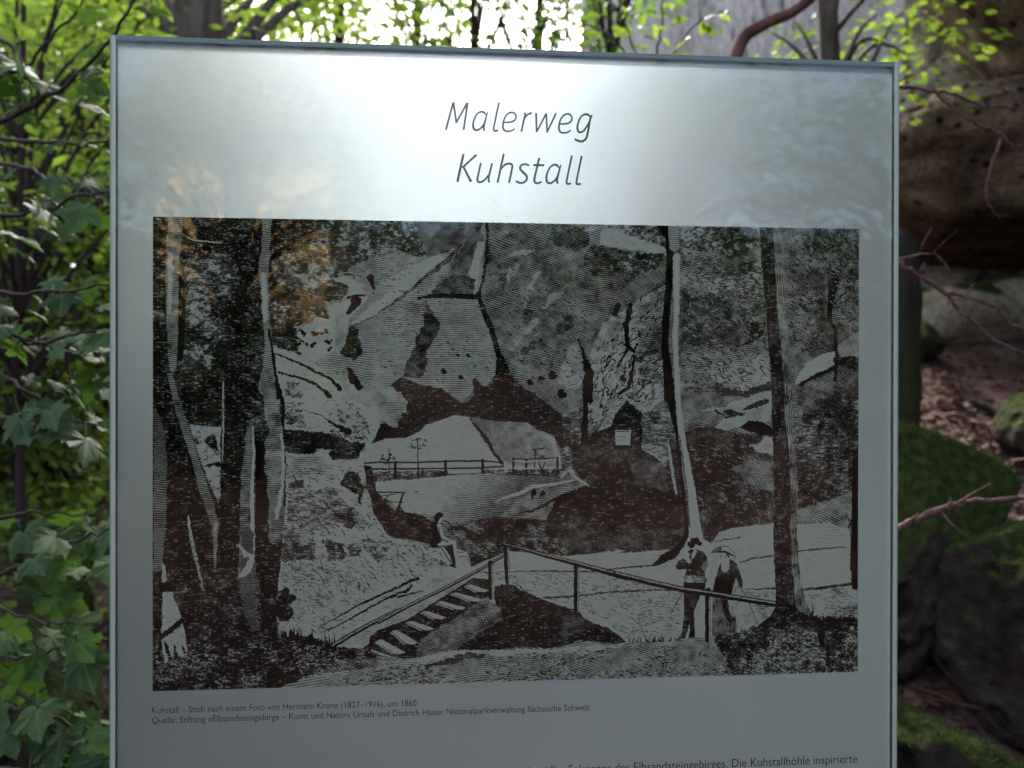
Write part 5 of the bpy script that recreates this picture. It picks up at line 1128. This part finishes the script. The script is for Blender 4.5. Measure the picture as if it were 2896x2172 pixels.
# beech sprig whose leaves show large above the board
hz = shrub('beech_sprig', 'beech shrub whose big leaves show above the middle right of the board top', 'sapling', 1840, 2.6, 2.55, .014, 'bark_dark')
for pts, nl in (([(1840, 330, 2.6), (1800, 160, 2.6), (1760, 60, 2.6), (1700, -20, 2.6)], 14), ([(1840, 300, 2.6), (1860, 150, 2.55), (1870, 60, 2.5), (1880, -40, 2.5)], 16), ([(1840, 330, 2.6), (1900, 160, 2.6), (1980, 60, 2.6), (2060, 30, 2.6)], 13), ([(1840, 340, 2.6), (1760, 140, 2.6), (1690, 80, 2.65), (1640, 70, 2.7)], 9)):
    leafy_branch(hz, pts, .005, nl, BEECH_ME, 'beech_leaf', .062, updir=(0, -.9, .7))
# leaning red stem crossing the top right
x, y = gxy(1960, 2.9); z = float(ground_h([x], [y])[0])
ls_ = empty('leaning_sapling', (x, y, z), 'bare reddish stem leaning right above the board top', 'sapling')
cp = catmull([(x, y, z-.1), P3(2010, 500, 2.9), P3(2085, 150, 2.9), P3(2150, 75, 2.85), P3(2240, 35, 2.8), P3(2320, -30, 2.75), P3(2450, -160, 2.7)], 6)
mb = MB(); mb.tube(cp, np.linspace(.029, .016, len(cp)), 10, rough=.05); mb.build('stem', M['bark_red'], ls_, True)
# ---------------------------------------------------------------- bare twigs, snag and log on the right
bs = shrub('bare_shrub', 'bare reddish shrub with thin leafless twigs reaching right of the board', 'shrub', 2380, 1.75, 2.25, .014, 'twig')
for pts, r0 in (([(2390, 300, 1.75), (2460, 250, 1.72), (2560, 247, 1.7), (2625, 256, 1.7), (2700, 268, 1.7), (2780, 300, 1.7), (2840, 300, 1.7), (2900, 318, 1.7)], .0046), ([(2640, 258, 1.7), (2672, 290, 1.7), (2735, 335, 1.7), (2800, 368, 1.7), (2832, 378, 1.7), (2850, 400, 1.7), (2910, 420, 1.7)], .0035),
                ([(2790, 245, 1.72), (2860, 258, 1.72), (2885, 285, 1.72), (2896, 330, 1.72)], .002), ([(2832, 378, 1.7), (2836, 396, 1.7), (2848, 402, 1.7)], .002), ([(2380, 640, 1.75), (2470, 690, 1.7), (2545, 745, 1.65), (2610, 785, 1.65), (2675, 828, 1.65), (2700, 862, 1.65), (2745, 903, 1.65), (2805, 958, 1.65), (2896, 1000, 1.65)], .0062),
                ([(2672, 826, 1.65), (2730, 838, 1.66), (2800, 862, 1.67), (2840, 890, 1.67), (2870, 922, 1.67), (2910, 935, 1.67)], .0042), ([(2480, 740, 1.72), (2550, 732, 1.7), (2622, 718, 1.7), (2665, 738, 1.7), (2692, 775, 1.7), (2710, 788, 1.7)], .003), ([(2380, 1640, 1.72), (2470, 1555, 1.6), (2540, 1500, 1.5), (2625, 1455, 1.48), (2700, 1428, 1.47), (2780, 1416, 1.46), (2920, 1408, 1.45)], .0098),
                ([(2690, 1430, 1.47), (2692, 1414, 1.47)], .004), ([(2840, 380, 2.2), (2800, 480, 2.2), (2790, 560, 2.2), (2830, 620, 2.2)], .003)):
    pp = [P3(*p) for p in pts]; cp = catmull(pp, 5); cp = [c+np.array([rnd.gauss(0, .0016) for _ in range(3)]) for c in cp]
    mb = MB(); mb.tube(cp, np.linspace(r0, r0*.45, len(cp))*np.array([1+.16*rnd.uniform(-1, 1) for _ in cp]), 7, rough=.14)
    for k in range(2, len(cp)-1, 3):          # buds and short spurs
        q = np.array(cp[k]); dv = np.array(cp[k+1])-q; dv /= np.linalg.norm(dv)+1e-9
        sd = np.array([rnd.gauss(0, .5), rnd.gauss(0, .5), rnd.choice((-1, 1))*rnd.uniform(.4, 1)])+dv*.8; sd /= np.linalg.norm(sd)
        ln = rnd.choice((.008, .012, .03, .06)); rr = r0*(1-.55*k/len(cp))
        mb.tube([q, q+sd*ln*.5+dv*ln*.1, q+sd*ln+dv*ln*.3], [rr*.5, rr*.4, rr*.2], 5)
    mb.build('branch', M['twig'], bs, True)
x, y = gxy(2550, 3.1); z = float(ground_h([x], [y])[0])
sn = empty('mossy_snag', (x, y, z), 'short dark mossy trunk stump standing just right of the board', 'tree stump')
top = at(2552, 650, 3.1)
cp = catmull([(x-.02, y, z-.15), (x, y, z+.2), (x+.01, y, z+.5), (top.x, top.y, top.z)], 14)
mb = MB(); mb.tube(cp, [.062*(1+.7*math.exp(-i*.25))*(1 if i < len(cp)-3 else (.85, .6, .25)[i-len(cp)+3]) for i in range(len(cp))], 18, cap=True, rough=.13); mb.build('trunk', M['bark_green'], sn, True)
def ground_hit(px, py):
    r = ray(px, py); last = .3
    for t_ in np.linspace(.9, 16, 300):
        q = CAM+r*t_
        if q[2] < float(ground_h([q[0]], [q[1]])[0]): return Vector(q), t_
    return Vector(CAM+r*8), 8
def lay(pts, up):
    r_ = []
    for p_ in pts:
        q = P3(*p_); r_.append((q[0], q[1], float(ground_h([q[0]], [q[1]])[0])+up))
    return r_
lg = MB(); cp = catmull(lay([(2745, 1062, 3.9), (2810, 1030, 3.8), (2880, 1005, 3.7), (3100, 930, 3.6)], .03), 6)
lg.tube(cp, np.linspace(.012, .04, len(cp)), 10, rough=.1); tag(lg.build('fallen_branch', M['bark_green'], None, True), 'dark mossy fallen branch lying on the litter slope at the right', 'branch')
for pts, r0, lb in (([(0, 1660, 2.8), (60, 1735, 2.75), (130, 1800, 2.7)], .011, 'grey dead stick lying in leaf litter at lower left'), ([(40, 1985, 2.0), (110, 2035, 1.95), (240, 2062, 1.9)], .008, 'pale dead stick low behind the lower left leaves'), ([(60, 1900, 2.2), (160, 2050, 2.0), (215, 2160, 1.9)], .006, 'thin brown dead stick crossing the lower left corner')):
    cp = catmull(lay(pts, r0*1.2), 5); mb = MB(); mb.tube(cp, np.linspace(r0, r0*.6, len(cp)), 7, rough=.1); tag(mb.build('dead_stick', M['twig'], None, True), lb, 'stick')

# ---------------------------------------------------------------- litter, moss, low growth
rs = np.random.RandomState(77)
def on_ground(n_, x0, x1, y0, y1):
    x = rs.uniform(x0, x1, n_); y = rs.uniform(y0, y1, n_)
    return np.stack([x, y, ground_h(x, y)+.006+.012*rs.rand(n_)], 1)
p = np.concatenate([on_ground(16000, -4, 4.5, .2, 7), on_ground(9000, .5, 2.6, 1.2, 4.4), on_ground(5000, -3.5, 0, 1.2, 5), on_ground(2500, -5, 5, -7, -1)])
nl = len(p); d = rs.randn(nl, 3); d[:, 2] *= .2; nr = np.array([0, 0, 1.0])+rs.randn(nl, 3)*.35
tag(scatter('leaf_litter', SMALL, p, d, nr, rs.uniform(.018, .055, nl), M['litter'], None, rs), 'brown fallen beech leaves covering the forest floor', kind='stuff')
STICK = (np.array([(0, -.02, 0), (0, .02, 0), (0, 0, .035), (.5, -.02, .03), (.5, .02, .03), (.5, 0, .065), (1, 0, 0)], float), np.array([(0, 3, 4), (0, 4, 1), (1, 4, 5), (1, 5, 2), (2, 5, 3), (2, 3, 0), (3, 6, 4), (4, 6, 5), (5, 6, 3)]))
p = np.concatenate([on_ground(500, -3.5, 4, .3, 6), on_ground(260, .6, 2.8, 1.2, 4.6)]); d = rs.randn(len(p), 3); d[:, 2] *= .12; nr = np.array([0, 0, 1.0])+rs.randn(len(p), 3)*.2
tag(scatter('twig_litter', STICK, p, d, nr, rs.uniform(.08, .3, len(p)), M['litter'], None, rs), 'small fallen twigs scattered over the forest floor', kind='stuff')
def fuzz(ob_names, n_, zmin, parent=None):
    """short moss shoots on the upper sides of rocks"""
    out_p, out_d = [], []
    for ob in ob_names:
        mw = ob.matrix_basis; me = ob.data
        co = np.array([mw @ v.co for v in me.vertices]); no = np.array([(mw.to_3x3() @ v.normal).normalized() for v in me.vertices])
        k = fbm(co*4.0, 3)
        sel = np.where((no[:, 2]+1.4*k) > zmin)[0]
        if len(sel) == 0: continue
        c = rs.choice(sel, n_)
        out_p.append(co[c]+rs.randn(n_, 3)*.006); out_d.append(no[c]+rs.randn(n_, 3)*.5)
    return np.concatenate(out_p), np.concatenate(out_d)
BLADE = (np.array([(0, -.12, 0), (0, .12, 0), (.6, .09, .02), (1, 0, 0)], float), np.array([(0, 2, 1), (0, 3, 2)]))
for ob in [o for o in COL.objects if o.name.startswith(('mossy_boulder', 'dark_boulder'))]:
    p, d = fuzz([ob], 2200, .62)
    nr = rs.randn(len(p), 3)
    o_ = scatter('moss', BLADE, p, d, nr, rs.uniform(.005, .013, len(p)), M['moss_tuft'], None, rs)
    o_.data.transform(ob.matrix_basis.inverted()); o_.parent = ob; o_['kind'] = 'stuff'
# low green plants on the left slope
A = []
for px, py, d_, nn in ((60, 1330, 3.4, 60), (260, 1360, 3.2, 90), (180, 1430, 3.0, 90), (300, 1480, 3.0, 60), (60, 1540, 2.7, 90), (200, 1600, 2.6, 90), (290, 1650, 2.5, 70), (30, 1420, 3.0, 70), (250, 1180, 4.0, 140), (300, 1080, 4.2, 120), (200, 1240, 4.2, 80), (30, 1250, 4.5, 80), (280, 1800, 2.3, 40), (60, 1720, 2.6, 40), (120, 1500, 3, 60), (330, 1420, 3, 60), (10, 1620, 3, 60), (320, 1560, 3.0, 60), (100, 1300, 4.2, 60), (-40, 1380, 4.2, 60)):
    q, d_ = ground_hit(px, py)
    for _ in range(3): A.append(spray_points((q.x+rs.randn()*.03*d_, q.y+rs.randn()*.12, q.z+.02+.1*rs.rand()), np.array([rs.uniform(-1, 1), rs.uniform(-.9, .3), .5]), .09*d_, .05*d_, nn, rs, .03, .1))
p, d, nr = (np.concatenate(q) for q in zip(*A))
tag(scatter('undergrowth', SMALL, p, d, nr, rs.uniform(.03, .06, len(p)), M['crown_beech'], None, rs), 'low bright green leafy undergrowth on the left slope', kind='stuff')
# pale ferny growth close left of the board
A = []
for px, py in ((285, 1400), (300, 1500), (270, 1560), (310, 1640), (295, 1720), (280, 1350)):
    q, d_ = ground_hit(px, py)
    A.append(spray_points((q.x, q.y, q.z+.02), np.array([rs.uniform(-.4, .2), -.2, 1]), .1*d_, .035*d_, 110, rs, .02, .1))
p, d, nr = (np.concatenate(q) for q in zip(*A))
tag(scatter('ferny_growth', SMALL, p, d, nr, rs.uniform(.012, .028, len(p)), M['crown_far'], None, rs), 'pale green ferny growth beside the left board edge', kind='stuff')

# ---------------------------------------------------------------- behind the photographer (seen as reflections in the glass)
hut = empty('timber_inn', (-4.6, -9.8, .9), 'ochre timber inn standing across the clearing, mirrored in the glass', 'building')
wall_m = simple('ochre_boards', (.85, .56, .26), .7, .15, 8); roof_m = simple('roof_tiles', (.12, .06, .05), .8, .3, 20); trim_m = simple('window_paint', (.28, .14, .06), .5, .1); pane_m = simple('window_glass', (.03, .035, .04), .05, .1)
HB = .6
for i in range(13):
    mb = MB(); mb.box((-3.91+i*.17, -9.74, HB), (-3.915+(i+1)*.17, -9.70+.008*(i % 2), HB+4.4)); mb.build('board', wall_m, hut)
mb = MB(); mb.box((-3.9, -12.4, HB), (-1.7, -9.75, HB+4.4)); mb.build('wall', wall_m, hut)
mb = MB(); z0 = HB+4.3
mb.add([(-4.2, -12.9, z0), (-1.35, -12.9, z0), (-1.35, -11.0, z0+1.6), (-4.2, -11.0, z0+1.6), (-4.2, -9.3, z0), (-1.35, -9.3, z0), (-4.2, -12.9, z0-.1), (-1.35, -12.9, z0-.1), (-4.2, -9.3, z0-.1), (-1.35, -9.3, z0-.1)], [(0, 3, 2, 1), (3, 4, 5, 2), (0, 1, 7, 6), (4, 8, 9, 5), (6, 7, 9, 8), (0, 6, 8, 4, 3), (1, 2, 5, 9, 7)])
mb.build('roof', roof_m, hut)
for wx in (-2.9,):
    mb = MB(); mb.box((wx-.45, -9.72, HB+1.0), (wx+.45, -9.66, HB+2.1)); f_ = mb.build('window', trim_m, hut)
    for dx in (-.2, .2):
        mb = MB(); mb.box((wx+dx-.17, -9.662, HB+1.07), (wx+dx+.17, -9.65, HB+2.03)); mb.build('pane', pane_m, f_)
for i, (x, y, h, r, lb) in enumerate([(-2.3, -7.4, 8.0, 1.5, 'tree by the inn behind the photographer, mirrored at the left of the print'), (-5.2, -6.0, 8, 1.8, 'tree left of the inn behind the photographer'), (2.6, -9, 9, 2.0, 'tall tree right of the inn behind the photographer'), (5.5, -8, 9, 2.2, 'tree at the right of the clearing behind the photographer'),
                                      (.8, -15, 8, 2.2, 'tree behind the clearing, straight behind the photographer'), (-9, -13, 11, 2.6, 'tree left behind the inn'), (-3.4, -8.6, 3.4, 1.4, 'low bush at the foot of the inn wall'), (-6.4, -10, 9, 2.2, 'tree at the left end of the inn'), (4, -15, 11, 2.6, 'tree right behind the clearing'), (8.5, -13, 11, 2.6, 'far right tree behind the photographer'), (-3, -16, 12, 2.6, 'tall tree behind the inn')]):
    z = float(ground_h([x], [y])[0])
    tree('clearing_tree', lb, 'tree', (x, y), h*.55, .12+.012*h, (x, y, z+h*.3), (r, r, h*.24), 70, 70, .10 if y > -10 else .16, (M['bark_dark'], M['crown_dark']), 'trees round the clearing behind the photographer', seed=80+i, sl=1.4)
